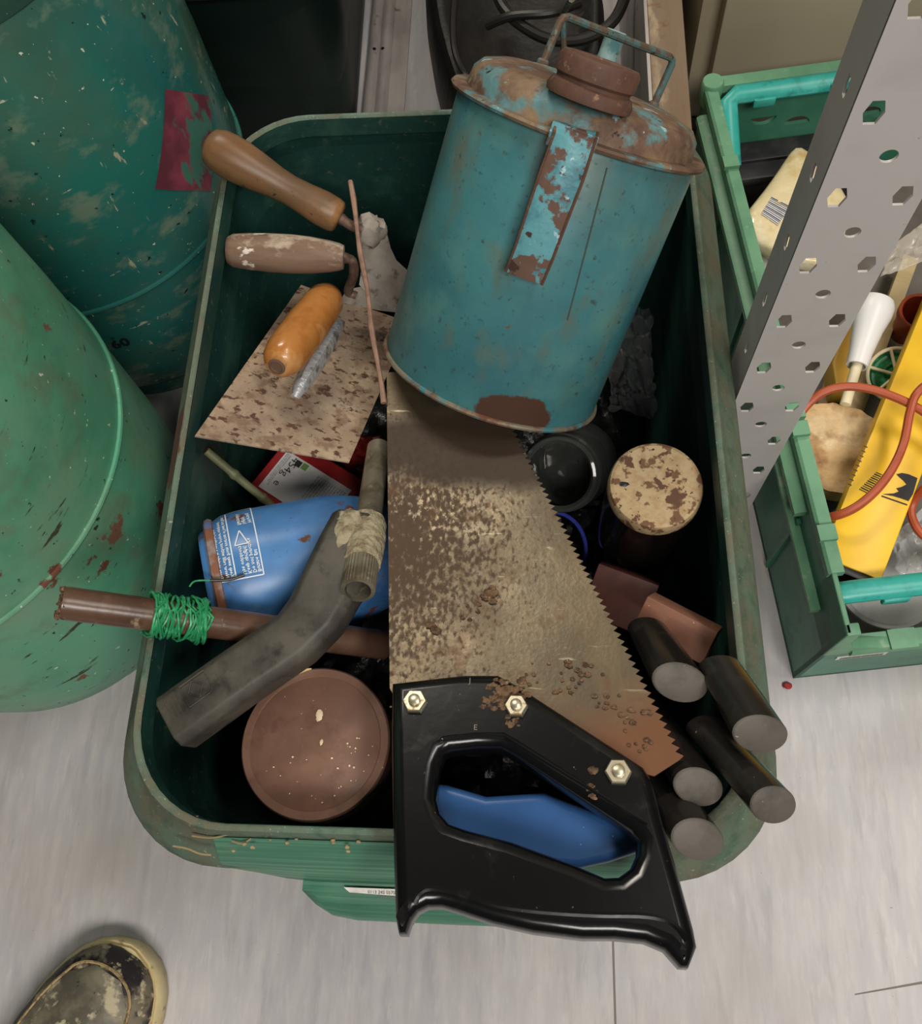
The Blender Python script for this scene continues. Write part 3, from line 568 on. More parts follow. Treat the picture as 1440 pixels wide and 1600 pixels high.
fp = W(jar).inverted() @ P(498, 1118, 0.245); lump(mb, (fp.x, fp.y, JH + 0.0003), 0.0024, 9, 5, (1, 1.5, 0.3)); fp = W(jar).inverted() @ P(502, 1160, 0.245); lump(mb, (fp.x, fp.y, JH + 0.0003), 0.0012, 5, 5, (0.8, 1.5, 0.3))
m_flake = M('cream_flakes', (226, 204, 170), 0.8)
d = part('flakes', mb, m_flake, jar, label='cream specks on the lid'); d['kind'] = 'stuff'

m_lidr = M('rust_spotted_lid', (170, 148, 112), 0.6, layers=(L((156, 128, 90), 150, 0.45, 0.62, 8), L((104, 74, 50), 110, 0.53, 0.57, 6, r=0.75, seed=3), L((88, 60, 44), 60, 0.585, 0.61, 6, r=0.8, seed=9), L((60, 44, 34), 260, 0.64, 0.68, 4, r=0.8, seed=5)), bump=(180, 0.2, 0.001))
m_darkj = M('dark_glass', (20, 18, 16), 0.12, trans=0.3)
m_clearj = M('smoky_glass', (120, 122, 118), 0.06, trans=0.75, ior=1.45)
rc = P(1025, 757, 0.262); RR = 0.0295
rjar = thing('rusty_lid_jar', 'dark jar with a cream lid spotted with rust, by the right wall of the box', 'jar', frame((rc.x - 0.004, rc.y + 0.004, 0.102), rc - Vector((rc.x - 0.004, rc.y + 0.004, 0.102))))
RH = (rc - Vector((rc.x - 0.004, rc.y + 0.004, 0.102))).length
part('body', MB().lathe([(0.026, 0), (0.029, 0.004), (0.0295, 0.012), (0.0295, RH - 0.034), (0.027, RH - 0.022), (0.0268, RH - 0.008), (0.025, RH - 0.008), (0.025, 0.01), (0.002, 0.006)], 48), m_darkj, rjar)
part('lid', MB().lathe([(0.027, RH - 0.012), (RR, RH - 0.012), (RR + 0.0004, RH - 0.010), (RR, RH - 0.003), (RR - 0.001, RH - 0.0008), (RR - 0.003, RH), (RR - 0.004, RH - 0.0004), (0.002, RH - 0.0004)], 64), m_lidr, rjar)
hp = W(rjar).inverted() @ P(975, 757, 0.262)
mb = MB(); lump(mb, (hp.x, hp.y, RH - 0.0003), 0.0022, 3, 5, (1.4, 0.8, 0.2)); part('chip', mb, m_blackpl, rjar, label='black chip in the lid')

oc = P(872, 742, 0.185); od = (Vector((0.25, 0.55, -0.80))).normalized()
OX = frame(oc, -od, (1, 0, 0)); OR = 0.0285
ojar = thing('open_glass_jar', 'open dark glass jar lying mouth up beside the saw teeth', 'jar', OX)
part('body', MB().lathe([(0.0235, -0.002), (0.0255, 0.0), (OR - 0.001, -0.0005), (OR, -0.002), (OR, -0.004), (OR - 0.0006, -0.006), (OR + 0.0012, -0.008), (OR - 0.0004, -0.0105), (OR + 0.0012, -0.013), (OR, -0.016), (OR + 0.003, -0.024), (OR + 0.004, -0.06), (0.028, -0.066), (0.001, -0.066), (0.001, -0.063), (0.027, -0.062), (0.0295, -0.056), (0.0295, -0.026), (0.0258, -0.016)], 64, cap0=False, cap1=False), m_clearj, ojar)
m_ring = M('blue_plastic', (52, 62, 156), 0.35)
rc2 = P(862, 862, 0.145)
tag(part('blue_ring', MB().tube([(rc2.x + 0.025 * math.cos(2 * math.pi * i / 48), rc2.y + 0.027 * math.sin(2 * math.pi * i / 48), rc2.z + 0.0045 + 0.008 * math.sin(2 * math.pi * i / 48)) for i in range(48)], 0.0016, 8, closed=True), m_ring), 'thin blue plastic ring under the saw teeth, by the open jar', 'ring')
m_clear = M('clear_film', (225, 225, 225), 0.12, trans=0.0, alpha=0.32, bump=(120, 0.3, 0.002))
m_clear_bag = M('clear_polythene', (170, 172, 174), 0.06, alpha=0.05)
def crumple(name, label, quad, zs, amp, mat, cat='bag', nu=36, nv=36, seed=1, fr=60, thick=0.0004):
    c = [P(x, y, z) for (x, y), z in zip(quad, zs)]
    def fn(u, v):
        p = c[0].lerp(c[1], u).lerp(c[3].lerp(c[2], u), v)
        a1 = noise.noise(p * fr + Vector((seed, 0, 0))); a2 = noise.noise(p * fr * 2.3 + Vector((0, seed, 0)))
        return tuple(p + Vector((amp * 0.4 * a2, amp * 0.4 * a1, amp * (1 - 2 * abs(a1)) + amp * 0.5 * (1 - 2 * abs(a2)))))
    return tag(part(name, MB().grid(fn, nu, nv), mat, thick=thick, angle=25), label, cat)
crumple('clear_bag', 'crumpled clear plastic bag in the dark beside the fuel can', ((955, 480), (1015, 490), (1022, 660), (948, 650)), (0.15, 0.14, 0.135, 0.15), 0.011, m_clear_bag, seed=4)

# red tub with a printed white label
m_red = M('red_card', (158, 40, 40), 0.45, layers=(L((126, 30, 32), 40, 0.5, 0.7),)); m_white = M('label_paper', (208, 205, 204), 0.5, layers=(L((188, 184, 182), 60, 0.5, 0.7),)); m_print = M('black_print', (40, 38, 40), 0.6); m_green_ink = M('green_ink', (110, 150, 74), 0.6)
tz = 0.166; A, B, D = P(449, 704, tz), P(549, 766, tz + 0.004), P(410, 771, tz)
u = (B - A).normalized(); nn = u.cross(D - A).normalized(); nn = nn if nn.z > 0 else -nn
TXm = frame(A, nn, u); TIv = TXm.inverted()
U = (B - A).length; V = 0.036
tub = thing('red_tub', 'red tub with white printed label under the rusty trowel blade', 'tub', TXm)
vs = -1 if (TIv @ D).y < 0 else 1
part('body', MB().box(((U + 0.006) / 2 - 0.003, vs * (V / 2 - 0.003), -0.0205), (U / 2 + 0.008, V / 2 + 0.009, 0.020)), m_red, tub, bevel=0.003)
lb = part('label', MB().box((U / 2, vs * V / 2, -0.0003), (U / 2, V / 2, 0.0004)), m_white, tub, label='white printed label')
LT = Matrix.Translation((0, 0, 0.0003))
TR = Matrix(((0, 1, 0, 0), (vs, 0, 0, 0), (0, 0, 1, 0), (0, 0, 0, 1))) if vs < 0 else Matrix.Rotation(math.pi / 2, 4, 'Z')
def ltext(nm, s, size, x, y, mat=None, bold=0.0, sp=1.0):  # x along the label's long edge, y down its side; reads down the side
    return text(nm, s, size, mat or m_print, lb, Matrix.Translation((x, vs * y, 0.0003)) @ Matrix.Rotation(vs * math.pi / 2, 4, 'Z'), bold=bold, spacing=sp)
ltext('net_weight', '454g  e', 0.0092, 0.0082, 0.0012)
ltext('small_print', 'PREPARATION: apply evenly with a brush\nto a clean dry surface and allow to dry\nKeep lid closed when not in use', 0.0017, 0.0048, 0.002, sp=0.9)
ltext('small_print', 'Keep out of reach of children\nAvoid contact with skin and eyes\nWear suitable gloves when handling\nIf swallowed seek medical advice\nUse only in well ventilated areas\nHarmful to aquatic organisms\nDispose of contents responsibly\nStore in a cool dry place\nIrritating to eyes and skin\nContains solvent naphtha\nProtect from frost and sunlight\nDo not empty into drains', 0.0021, U - 0.0035, 0.004, sp=1.12)
hz = part('hazard_square', MB().box((0.0150, vs * 0.0045, 0.0004), (0.0026, 0.0026, 0.0001)), m_print, lb); part('green_square', MB().box((0.0212, vs * 0.0040, 0.0004), (0.0026, 0.0026, 0.0001)), m_green_ink, lb)
m_wr = M('red_wrap', (120, 30, 30), 0.3, layers=(L((176, 52, 48), 60, 0.5, 0.62), L((52, 18, 18), 50, 0.55, 0.65, seed=3)))
crumple('red_wrapper', 'crumpled red plastic wrapper behind the red tub', ((512, 690), (598, 686), (598, 766), (562, 766)), (0.140, 0.138, 0.122, 0.125), 0.006, m_wr, 'wrapper', 20, 20, 3, 80, 0.0006)
m_wfilm = M('white_film', (190, 190, 188), 0.3)
# bamboo cane
m_cane = M('bamboo', (108, 108, 78), 0.5, layers=(L((84, 88, 62), 60, 0.45, 0.65, st=(1, 1, 0.2)), L((150, 118, 80), 30, 0.60, 0.7, seed=4)))
q0, q1 = P(322, 704, 0.240), P(424, 790, 0.198); cX = frame(q0, q1 - q0); cl = (q1 - q0).length
prof = []
for k in range(41):
    z = cl * k / 40; node = min(abs(z - cl * f) for f in (0.42, 0.86)); prof.append((0.0030 + 0.0009 * math.exp(-(node / 0.0022) ** 2), z))
tag(part('bamboo_cane', MB().lathe(prof, 16, cX), m_cane), 'greenish bamboo cane poking out under the rusty trowel blade', 'cane')

# ------------------------------------------------------------------ trowels and stick
m_tplate = M('plaster_steel', (178, 154, 128), 0.5, 0.25, layers=(L((196, 176, 150), 24, 0.45, 0.65, 8), L((138, 120, 106), 12, 0.46, 0.66, 8, seed=8), L((120, 94, 76), 70, 0.50, 0.60, 8, m=0.1, r=0.7, seed=3, amt=0.8), L((92, 66, 52), 130, 0.55, 0.61, 8, (1, 1.4, 1), r=0.8, seed=6), L((84, 58, 46), 40, 0.62, 0.66, 8, r=0.8, seed=16)), bump=(300, 0.2, 0.001))
m_varn = M('varnished_wood', (178, 118, 60), 0.25, coat=0.3, layers=(L((166, 104, 48), 90, 0.45, 0.65, 6, (1, 1, 0.12)), L((206, 160, 106), 24, 0.55, 0.7, 6, (1, 1, 0.5), r=0.5, seed=3), L((110, 84, 60), 60, 0.64, 0.72, 6, r=0.7, seed=7)), bump=(120, 0.1, 0.001, (1, 1, 0.15)))
TA, TB, TD = P(309, 682, 0.276), P(545, 723, 0.232), P(470, 446, 0.196)
tn = (TB - TA).cross(TD - TA).normalized(); tn = tn if tn.z > 0 else -tn
TM = frame(TA, tn, TB - TA); TMI = TM.inverted()
def tp(px, py, h=0.0): q = TMI @ PP(px, py, TA + tn * h, tn); return Vector((q.x, q.y, h))
trow = thing('plastering_trowel', 'rusty plastering trowel with an orange varnished wooden handle', 'trowel', TM)
cs = [tp(304, 682), tp(545, 723), tp(640, 505), tp(470, 446)]
me = curve_me('blade', [[(c.x, c.y) for c in cs]], 0.0006); finish(me, m_tplate, 20); link('blade', me, trow)
r0, r1 = tp(463, 612, 0.006), tp(536, 492, 0.006)
def ribf():
    d = (r1 - r0); L_ = d.length; d.normalize(); s = Vector((-d.y, d.x, 0)); lp = []
    for k in range(15):
        t = k / 14; w_ = 0.0072 * math.sin(math.pi * min(max(t * 0.92 + 0.04, 0), 1)) ** 0.4; h_ = 0.0005 + 0.011 * math.sin(math.pi * t) ** 0.5; c = r0 + d * L_ * t; c.z = 0.0006
        lp.append([tuple(c + s * w_ * a + Vector((0, 0, h_ * b))) for a, b in ((-1, 0), (-0.9, 0.5), (-0.4, 1), (0.4, 1), (0.9, 0.5), (1, 0))])
    return lp
m_cast = M('cast_aluminium', (186, 188, 190), 0.3, 0.35, layers=(L((120, 122, 124), 120, 0.5, 0.62), L((196, 180, 150), 40, 0.58, 0.7, r=0.7, seed=3)), bump=(260, 0.6, 0.002))
part('rib', MB().loft(ribf()), m_cast, trow, angle=50)
h0, h1 = tp(441, 561, 0.034), tp(508, 470, 0.034)
hx = (h1 - h0); HL = hx.length; HXm = frame(h0, hx, (0, 0, 1))
part('handle', MB().lathe([(0.003, -0.0085), (0.006, -0.0092), (0.0105, -0.0065), (0.0134, -0.001), (0.0150, 0.008), (0.0155, HL * 0.5), (0.0145, HL * 0.85), (0.0138, HL), (0.011, HL + 0.007), (0.006, HL + 0.0105), (0.001, HL + 0.0115)], 40, HXm), m_varn, trow, angle=60)
m_pith = M('dark_end_grain', (104, 78, 62), 0.8)
part('handle_end', MB().lathe([(0.0062, -0.0085), (0.0060, -0.0098), (0.0045, -0.0102), (0.004, -0.0092), (0.0005, -0.0092)], 24, HXm), m_pith, trow, label='dark end of the handle tang')
part('post', MB().tube([h1.lerp(h0, 0.25), Vector((h1.lerp(h0, 0.2).x, h1.lerp(h0, 0.2).y, 0.004))], 0.0045, 12), m_cast, trow)
# two pointing trowels with wooden handles
m_wood1 = M('worn_beech', (128, 94, 62), 0.4, layers=(L((86, 70, 54), 13, 0.44, 0.68, 6, seed=21, amt=0.75), L((60, 48, 40), 150, 0.66, 0.70, 4, seed=25), L((108, 76, 50), 70, 0.45, 0.62, 6, (1, 1, 0.1)), L((92, 74, 56), 16, 0.52, 0.7, 6, (1, 1, 0.6), seed=3), L((176, 128, 78), 18, 0.56, 0.7, 5, (1, 1, 0.6), seed=5)), bump=(160, 0.12, 0.001, (1, 1, 0.12)))
m_wood2 = M('plastered_wood', (128, 104, 86), 0.65, layers=(L((112, 86, 68), 90, 0.45, 0.62, 6, (1, 1, 0.1)), L((174, 158, 138), 40, 0.55, 0.62, 8, (1, 1, 0.6), r=0.85, seed=4), L((216, 206, 190), 52, 0.60, 0.63, 8, (1, 1, 0.8), r=0.85, seed=9)), bump=(200, 0.25, 0.001))
m_tang = M('rusty_tang', (118, 96, 84), 0.55, 0.4, layers=(L((86, 62, 50), 90, 0.45, 0.62, r=0.8), L((170, 158, 146), 60, 0.6, 0.7, seed=3)))
m_caked = M('cement_caked_steel', (146, 138, 128), 0.8, layers=(L((126, 116, 106), 50, 0.45, 0.65, 8), L((98, 86, 76), 90, 0.58, 0.68, seed=3), L((170, 162, 150), 30, 0.58, 0.7, seed=5)), bump=(160, 0.5, 0.002))
def pointing(label, e0, e1, prof, wood, tang, blade, group):
    ax_ = (e1 - e0); Ln = ax_.length; Xf = frame(e0, ax_, (0, 0, 1)); t = thing('pointing_trowel', label, 'trowel', Xf, group)
    part('handle', MB().lathe([(r, z * Ln) for r, z in prof], 36), wood, t, angle=60)
    part('tang', MB().tube(arc(tang, 5), [0.0042] * 3 + [0.0036] * (5 * (len(tang) - 1) - 2), 12), m_tang, t, world=True)
    part('blade', blade, m_caked, t, world=True, angle=40)
    return t
mb = MB()
def leaf(mb, pts, th):                               # pts: centre, half width vector
    mb.loft([[tuple(c - w_), tuple(c - w_ * 0.5 + Vector((0, 0, th))), tuple(c + w_ * 0.5 + Vector((0, 0, th))), tuple(c + w_), tuple(c + w_ * 0.5 - Vector((0, 0, th))), tuple(c - w_ * 0.5 - Vector((0, 0, th)))] for c, w_ in pts])
leaf(mb, [(P(572, 340, 0.262), Vector((0.006, 0.002, 0))), (P(580, 362, 0.258), Vector((0.010, 0.004, 0))), (P(586, 392, 0.245), Vector((0.011, 0.004, -0.002))), (P(592, 412, 0.236), Vector((0.012, 0.006, -0.004))), (P(606, 440, 0.226), Vector((0.020, 0.008, -0.008))), (P(640, 466, 0.212), Vector((0.022, 0.012, -0.010))), (P(700, 500, 0.190), Vector((0.016, 0.010, -0.008)))], 0.005)
lump(mb, P(578, 360, 0.258), 0.011, 3, 9, (1, 1.1, 0.8), 0.25)
pointing('wooden handled trowel with smooth brown grip, topmost at the back left corner', P(322, 224, 0.312), P(531, 341, 0.272),
    [(0.002, -0.002), (0.007, 0.0), (0.0122, 0.03), (0.0148, 0.09), (0.0155, 0.17), (0.0150, 0.27), (0.0132, 0.40), (0.0112, 0.52), (0.0104, 0.62), (0.0112, 0.74), (0.0125, 0.86), (0.0122, 0.95), (0.0112, 0.985), (0.009, 1.0), (0.001, 1.003)], m_wood1,
    [P(528, 339, 0.270), P(548, 352, 0.267), P(566, 360, 0.262)], mb, 'wooden handled trowels')
mb = MB(); leaf(mb, [(P(538, 462, 0.212), Vector((0.0025, 0.006, 0))), (P(560, 462, 0.210), Vector((0.003, 0.0085, 0))), (P(600, 466, 0.203), Vector((0.004, 0.011, 0))), (P(645, 470, 0.192), Vector((0.004, 0.012, 0))), (P(700, 474, 0.178), Vector((0.003, 0.006, 0)))], 0.002)
pointing('wooden handled trowel with white plaster stains, below the smooth brown one', P(354, 391, 0.268), P(537, 402, 0.256),
    [(0.004, 0.0), (0.0095, 0.01), (0.0118, 0.06), (0.0128, 0.18), (0.0136, 0.36), (0.0138, 0.55), (0.0130, 0.72), (0.0112, 0.88), (0.0098, 0.96), (0.0085, 1.0), (0.001, 1.002)], m_wood2,
    [P(534, 402, 0.252), P(550, 408, 0.249), P(552, 430, 0.238), P(544, 455, 0.216), P(556, 463, 0.211)], mb, 'wooden handled trowels')
m_stick = M('weathered_stick', (150, 118, 100), 0.6, layers=(L((120, 92, 78), 90, 0.45, 0.65, st=(1, 1, 0.1)),))
s0, s1 = P(547, 284, 0.282), P(599, 630, 0.262)
sts = [s0.lerp(s1, k / 12) + Vector((0.0006 * math.sin(k * 1.3), 0.0004 * math.cos(k * 2.1), 0.0006 * math.sin(k * 0.9))) for k in range(13)]
tag(part('thin_stick', MB().tube(sts, [0.0018 + 0.0003 * math.sin(k * 1.7) for k in range(13)], 8), m_stick), 'thin pinkish wooden stick standing beside the fuel can', 'stick')

# ------------------------------------------------------------------ wooden blocks and black tool handles on the right
m_block = M('brown_block', (134, 92, 74), 0.5, layers=(L((112, 74, 58), 60, 0.45, 0.65, st=(0.15, 1, 1)), L((150, 112, 84), 20, 0.55, 0.7, seed=2), L((220, 204, 180), 350, 0.73, 0.75, 2, seed=4)), bump=(160, 0.15, 0.001))
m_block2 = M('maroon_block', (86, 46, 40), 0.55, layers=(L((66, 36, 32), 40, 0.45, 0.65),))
def block(name, label, c0, c1, c2, depth, mat, cat):  # three corners of the upper face, thickness
    u_ = (c1 - c0); v_ = (c2 - c0); n_ = u_.cross(v_).normalized(); n_ = n_ if n_.z > 0 else -n_
    v_ = v_ - u_ * (v_.dot(u_) / u_.dot(u_)); X = frame(c0 + u_ / 2 + v_ / 2 - n_ * depth / 2, n_, u_)
    o = part(name, MB().box((0, 0, 0), (u_.length / 2, v_.length / 2, depth / 2)), mat, bevel=0.0012)
    o.matrix_basis = X; return tag(o, label, cat)
block('wooden_block', 'reddish brown wooden block lying by the right wall of the box', P(1011, 931, 0.250), P(1122, 988, 0.254), P(988, 982, 0.239), 0.022, m_block, 'block')
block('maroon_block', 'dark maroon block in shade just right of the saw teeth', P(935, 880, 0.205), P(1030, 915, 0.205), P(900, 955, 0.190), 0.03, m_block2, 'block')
m_hdl = M('black_handle', (32, 29, 27), 0.22, layers=(L((50, 46, 41), 30, 0.5, 0.7, 8, r=0.4), L((150, 140, 122), 330, 0.72, 0.74, 4, r=0.8)), bump=(80, 0.05, 0.001))
m_hdle = M('scuffed_handle_end', (88, 82, 75), 0.6, layers=(L((68, 63, 57), 50, 0.45, 0.65), L((190, 180, 160), 200, 0.70, 0.73, seed=3)), bump=(200, 0.2, 0.001))
def handle(label, a, b, w0, w1, th, tilt):            # flattened tapering grip whose end is cut at a slant
    ax_ = (b - a).normalized(); s = Vector((1, -0.5, 0)); s = (s - ax_ * s.dot(ax_)).normalized(); n_ = s.cross(ax_)
    n_ = n_ if n_.z > 0 else -n_
    t = thing('tool_handle', label, 'tool handle', frame(a, ax_, s), 'black tool handles')
    Ln = (b - a).length; lp = []; K = 32; ne = (ax_ + Vector((0.05, -0.15, 1.0)) * tilt).normalized()
    def ringp(z, wd, tk, f=1.0, shrink=1.0):
        out = []
        for k in range(K):
            q = 2 * math.pi * k / K; o_ = s * math.cos(q) * wd * shrink + n_ * math.sin(q) * tk * shrink
            out.append(tuple(a + ax_ * (z - f * o_.dot(ne) / ax_.dot(ne)) + o_))
        return out
    for k in range(15):
        f = k / 14; wd = w0 + (w1 - w0) * math.sin(f * math.pi / 2) ** 1.2; lp.append(ringp(Ln * f, wd, th * (0.82 + 0.18 * f), f ** 5))
    part('grip', MB().loft(lp), m_hdl, t, world=True, angle=60)
    part('butt', MB().loft([ringp(Ln, w1, th, 1, 1.005), ringp(Ln + 0.0008, w1, th, 1, 0.97), ringp(Ln + 0.0012, w1, th, 1, 0.90)]), m_hdle, t, world=True, angle=40, label='scuffed flat butt end')
    return t
handle('black tool handle nearest the brown block, topmost of the five', P(1012, 985, 0.258), P(1062, 1066, 0.298), 0.013, 0.0158, 0.0105, 0.5)
handle('black tool handle with its butt on the right rim of the box', P(1124, 1042, 0.288), P(1187, 1146, 0.317), 0.013, 0.0148, 0.0100, 0.5)
handle('black tool handle just right of the saw blade corner', P(1008, 1105, 0.236), P(1090, 1229, 0.299), 0.012, 0.0135, 0.0098, 0.5)
handle('black tool handle reaching furthest over the front right corner', P(1100, 1136, 0.277), P(1207, 1257, 0.317), 0.012, 0.0125, 0.0095, 0.5)
handle('black tool handle lowest of the five, beside the saw handle', P(1030, 1222, 0.268), P(1089, 1311, 0.305), 0.013, 0.0140, 0.0105, 0.5)

# blue plastic piece, taken for a tool handle, under the saw grip
m_bluep = M('blue_plastic_grip', (46, 84, 134), 0.28, layers=(L((40, 76, 124), 20, 0.45, 0.65), L((150, 170, 190), 260, 0.735, 0.75, 3)))
bz = 0.2885
ol = [P(x, y, bz) for x, y in ((640, 1222), (700, 1228), (760, 1246), (850, 1240), (930, 1270), (1005, 1305), (1004, 1330), (950, 1348), (905, 1358), (850, 1354), (780, 1344), (720, 1330), (650, 1300))]
c = sum(ol, Vector()) / len(ol); BM = Matrix.Translation(c)
bo = plate('blue_handle', [[(p.x - c.x, p.y - c.y) for p in ol]], 0.0003, 0.0045, m_bluep, None, None, res=4, angle=60)
bo.matrix_basis = Matrix.Translation((c.x, c.y, 0.2910)); tag(bo, 'smooth blue plastic handle seen through the saw grip, on the front rim', 'case')

# ------------------------------------------------------------------ steel rack post
m_post = M('grey_rack_steel', (186, 181, 178), 0.42, 0.05, layers=(L((176, 171, 168), 20, 0.5, 0.7), L((120, 114, 108), 200, 0.70, 0.74, 4, amt=0.6)), bump=(400, 0.05, 0.0005))
PYc = 0.307; Xp0, Xp1 = 0.130, 0.179; ZT = 1.5
def hexh(x, z, wx=0.0046, hz=0.0066):
    return [(x - wx * 0.55, z + hz), (x + wx * 0.55, z + hz), (x + wx, z), (x + wx * 0.55, z - hz), (x - wx * 0.55, z - hz), (x - wx, z)]
def circ(x, z, r=0.0041): return [(x + r * math.cos(-2 * math.pi * i / 20), z + r * math.sin(-2 * math.pi * i / 20)) for i in range(20)]
holes = []
k = -9
for k in range(-9, 12):
    z = 0.487 + 0.0525 * k
    if z > 0.02: holes += [hexh(0.1395, z), hexh(0.1695, z)]
    if z - 0.026 > 0.02: holes.append(circ(0.1543, z - 0.026))
post = thing('rack_post', 'grey perforated steel angle post standing between the box and the crate', 'rack post', (Xp0, PYc, 0))
me = curve_me('face', [[(Xp0, 0), (Xp1, 0), (Xp1, ZT), (Xp0, ZT)]] + holes, 0.0007)
me.transform(Matrix.Translation((-Xp0, 0, 0)) @ Matrix(((1, 0, 0, 0), (0, 0, -1, 0), (0, 1, 0, 0), (0, 0, 0, 1)))); finish(me, m_post, 30); link('face', me, post)
fl_h = []
for k in range(-9, 12):
    z = 0.487 + 0.0525 * k
    if z > 0.02: fl_h.append(hexh(0.015, z, 0.0030, 0.0055))
me = curve_me('flange', [[(0.0, 0), (0.031, 0), (0.031, ZT), (0.0, ZT)]] + fl_h, 0.0007)
me.transform(Matrix.Translation((0.0007, 0, 0)) @ Matrix(((0, 0, 1, 0), (1, 0, 0, 0), (0, 1, 0, 0), (0, 0, 0, 1)))); finish(me, m_post, 30); link('flange', me, post)

# ------------------------------------------------------------------ green crate on the right and what lies in it
m_crate = M('crate_plastic', (62, 122, 98), 0.42, layers=(L((78, 138, 110), 20, 0.45, 0.7), L((52, 100, 82), 40, 0.55, 0.7, seed=3), L((140, 140, 118), 300, 0.68, 0.74, 4, amt=0.5, r=0.8)), bump=(200, 0.1, 0.001))
m_crim = M('crate_rim', (104, 152, 118), 0.45, layers=(L((88, 136, 106), 30, 0.45, 0.68), L((140, 170, 138), 80, 0.6, 0.72, seed=3)), bump=(200, 0.1, 0.001))
m_teal = M('teal_bar', (52, 164, 152), 0.35, layers=(L((76, 180, 168), 40, 0.5, 0.7), L((40, 140, 130), 90, 0.55, 0.7, seed=2)))
KW, KL, KH = 0.36, 0.515, 0.150
KX = Matrix.Translation((0.2115, 0.166, 0)) @ Matrix.Rotation(math.radians(7.2), 4, 'Z'); KI = KX.inverted()
crate = thing('bale_arm_crate', 'green plastic crate with teal bars, full of odds and ends, at the right', 'crate', KX)
mb = MB().box((KW / 2, KL / 2, 0.003), (KW / 2, KL / 2, 0.003)).box((0.002, KL / 2, KH / 2), (0.002, KL / 2, KH / 2)).box((KW - 0.002, KL / 2, KH / 2), (0.002, KL / 2, KH / 2)).box((KW / 2, 0.002, 0.047), (KW / 2, 0.002, 0.047))
for y in (0.10, 0.20, 0.30, 0.40): mb.box((-0.0015, y, 0.06), (0.0015, 0.002, 0.055))
part('body', mb, m_crate, crate)
bh = []
for i in range(10):
    x = 0.028 + i * 0.034; up = i % 2; zc = 0.094 + (0.010 if up else -0.004); r = 0.0125
    bh.append([(x + r * math.cos(math.pi * k / 10), zc + (-1 if up else 1) * r * 0.75 * math.sin(math.pi * k / 10)) for k in range(11)])
me = curve_me('rear_wall', [[(0, 0), (KW, 0), (KW, KH), (0, KH)]] + bh, 0.002)
me.transform(Matrix.Translation((0, KL - 0.002, 0)) @ Matrix(((1, 0, 0, 0), (0, 0, -1, 0), (0, 1, 0, 0), (0, 0, 0, 1)))); finish(me, m_crate, 30); link('rear_wall', me, crate)
mb = MB()
for x0, sx in ((0.0, 1), (KW, -1)):
    mb.loft([[(x0 + sx * a, y, z) for a, z in ((-0.002, 0.143), (-0.002, 0.150), (0.0, 0.152), (0.009, 0.152), (0.010, 0.149), (0.010, 0.143))] for y in (0.045, 0.06, KL)])
    mb.loft([[(x0 + sx * a, y, z) for a, z in ((-0.009, 0.126), (-0.009, 0.132), (-0.006, 0.134), (0.0, 0.134), (0.0, 0.126))] for y in (0.10, KL - 0.02)])
    mb.loft([[(x0 + sx * a, y, z) for a, z in ((-0.007, 0.104), (-0.007, 0.108), (0.0, 0.110), (0.0, 0.102))] for y in (0.03, 0.20)])
    for y in (0.075, 0.16, 0.175, 0.42): mb.box((x0 + sx * 0.003, y, 0.1535), (0.0065, 0.006, 0.0022))
    mb.lathe([(0.009, 0.130), (0.010, 0.132), (0.010, 0.1535), (0.009, 0.155), (0.004, 0.155)], 16, Matrix.Translation((x0 + sx * 0.006, KL - 0.002, 0)))
mb.loft([[(x, KL - 0.004 + a, z) for a, z in ((-0.002, 0.143), (-0.002, 0.151), (0.010, 0.151), (0.010, 0.141))] for x in (0, KW)])
mb.loft([[(x, a, z) for a, z in ((-0.003, 0.087), (-0.003, 0.094), (-0.001, 0.097), (0.011, 0.097), (0.012, 0.094), (0.012, 0.088))] for x in (0.02, KW - 0.02)])
mb.box((0.058, 0.004, 0.0978), (0.010, 0.0075, 0.0012)); mb.box((0.135, 0.004, 0.0978), (0.003, 0.0075, 0.0012))
part('rim', mb, m_crim, crate, angle=40)
for x0, sx in ((0.0, 1), (KW, -1)):
    mb = MB()
    prof = [(0.0, 0.088), (0.055, 0.088), (0.055, 0.0965), (0.040, 0.0975), (0.026, 0.102), (0.016, 0.111), (0.0115, 0.122), (0.010, 0.136), (0.010, 0.151), (0.0, 0.151)]
    mb.loft([[(x0 + sx * a, y, z) for a, z in prof] for y in (-0.001, 0.008)])
    mb.loft([[(x0 + sx * a, y, z) for a, z in ((0.0, 0.09), (0.004, 0.09), (0.004, 0.151), (0.0, 0.151))] for y in (0.0, 0.048)])
    part('corner_post', mb, m_crim, crate, bevel=0.0012)
for y, nm in ((0.036, 'front'), (KL - 0.014, 'rear')):
    zb_ = 0.1285 if nm == 'front' else 0.147
    pth = [(0.008, y, 0.112), (0.008, y, 0.122), (0.012, y, zb_ - 0.001), (0.02, y, zb_)] if nm == 'front' else [(0.016, y - 0.055, 0.118), (0.016, y - 0.03, 0.135), (0.017, y - 0.008, zb_ - 0.001), (0.026, y, zb_)]
    pth = pth + [(x, y, zb_) for x in (0.1, 0.18, 0.26)] + [(KW - q[0], q[1], q[2]) for q in reversed(pth)]
    b = part('bale_bar', MB().tube(pth, 0.0078, 14, ell=(0.75, 1.1)), m_teal, crate, label='teal folding bar')
    mb = MB()
    for k in range(18): mb.box((0.11 + k * 0.008, y - 0.006, zb_ + 0.0015), (0.0018, 0.0028, 0.0022))
    part('ribbing', mb, m_teal, b)
    mb = MB().box((0.050, y - 0.0085, zb_ - 0.0045), (0.010, 0.002, 0.0045)); part('catch', mb, m_teal, b, bevel=0.0015)
q0_, q1_ = KI @ P(1312, 1050, 0.072), KI @ P(1392, 1041, 0.072)
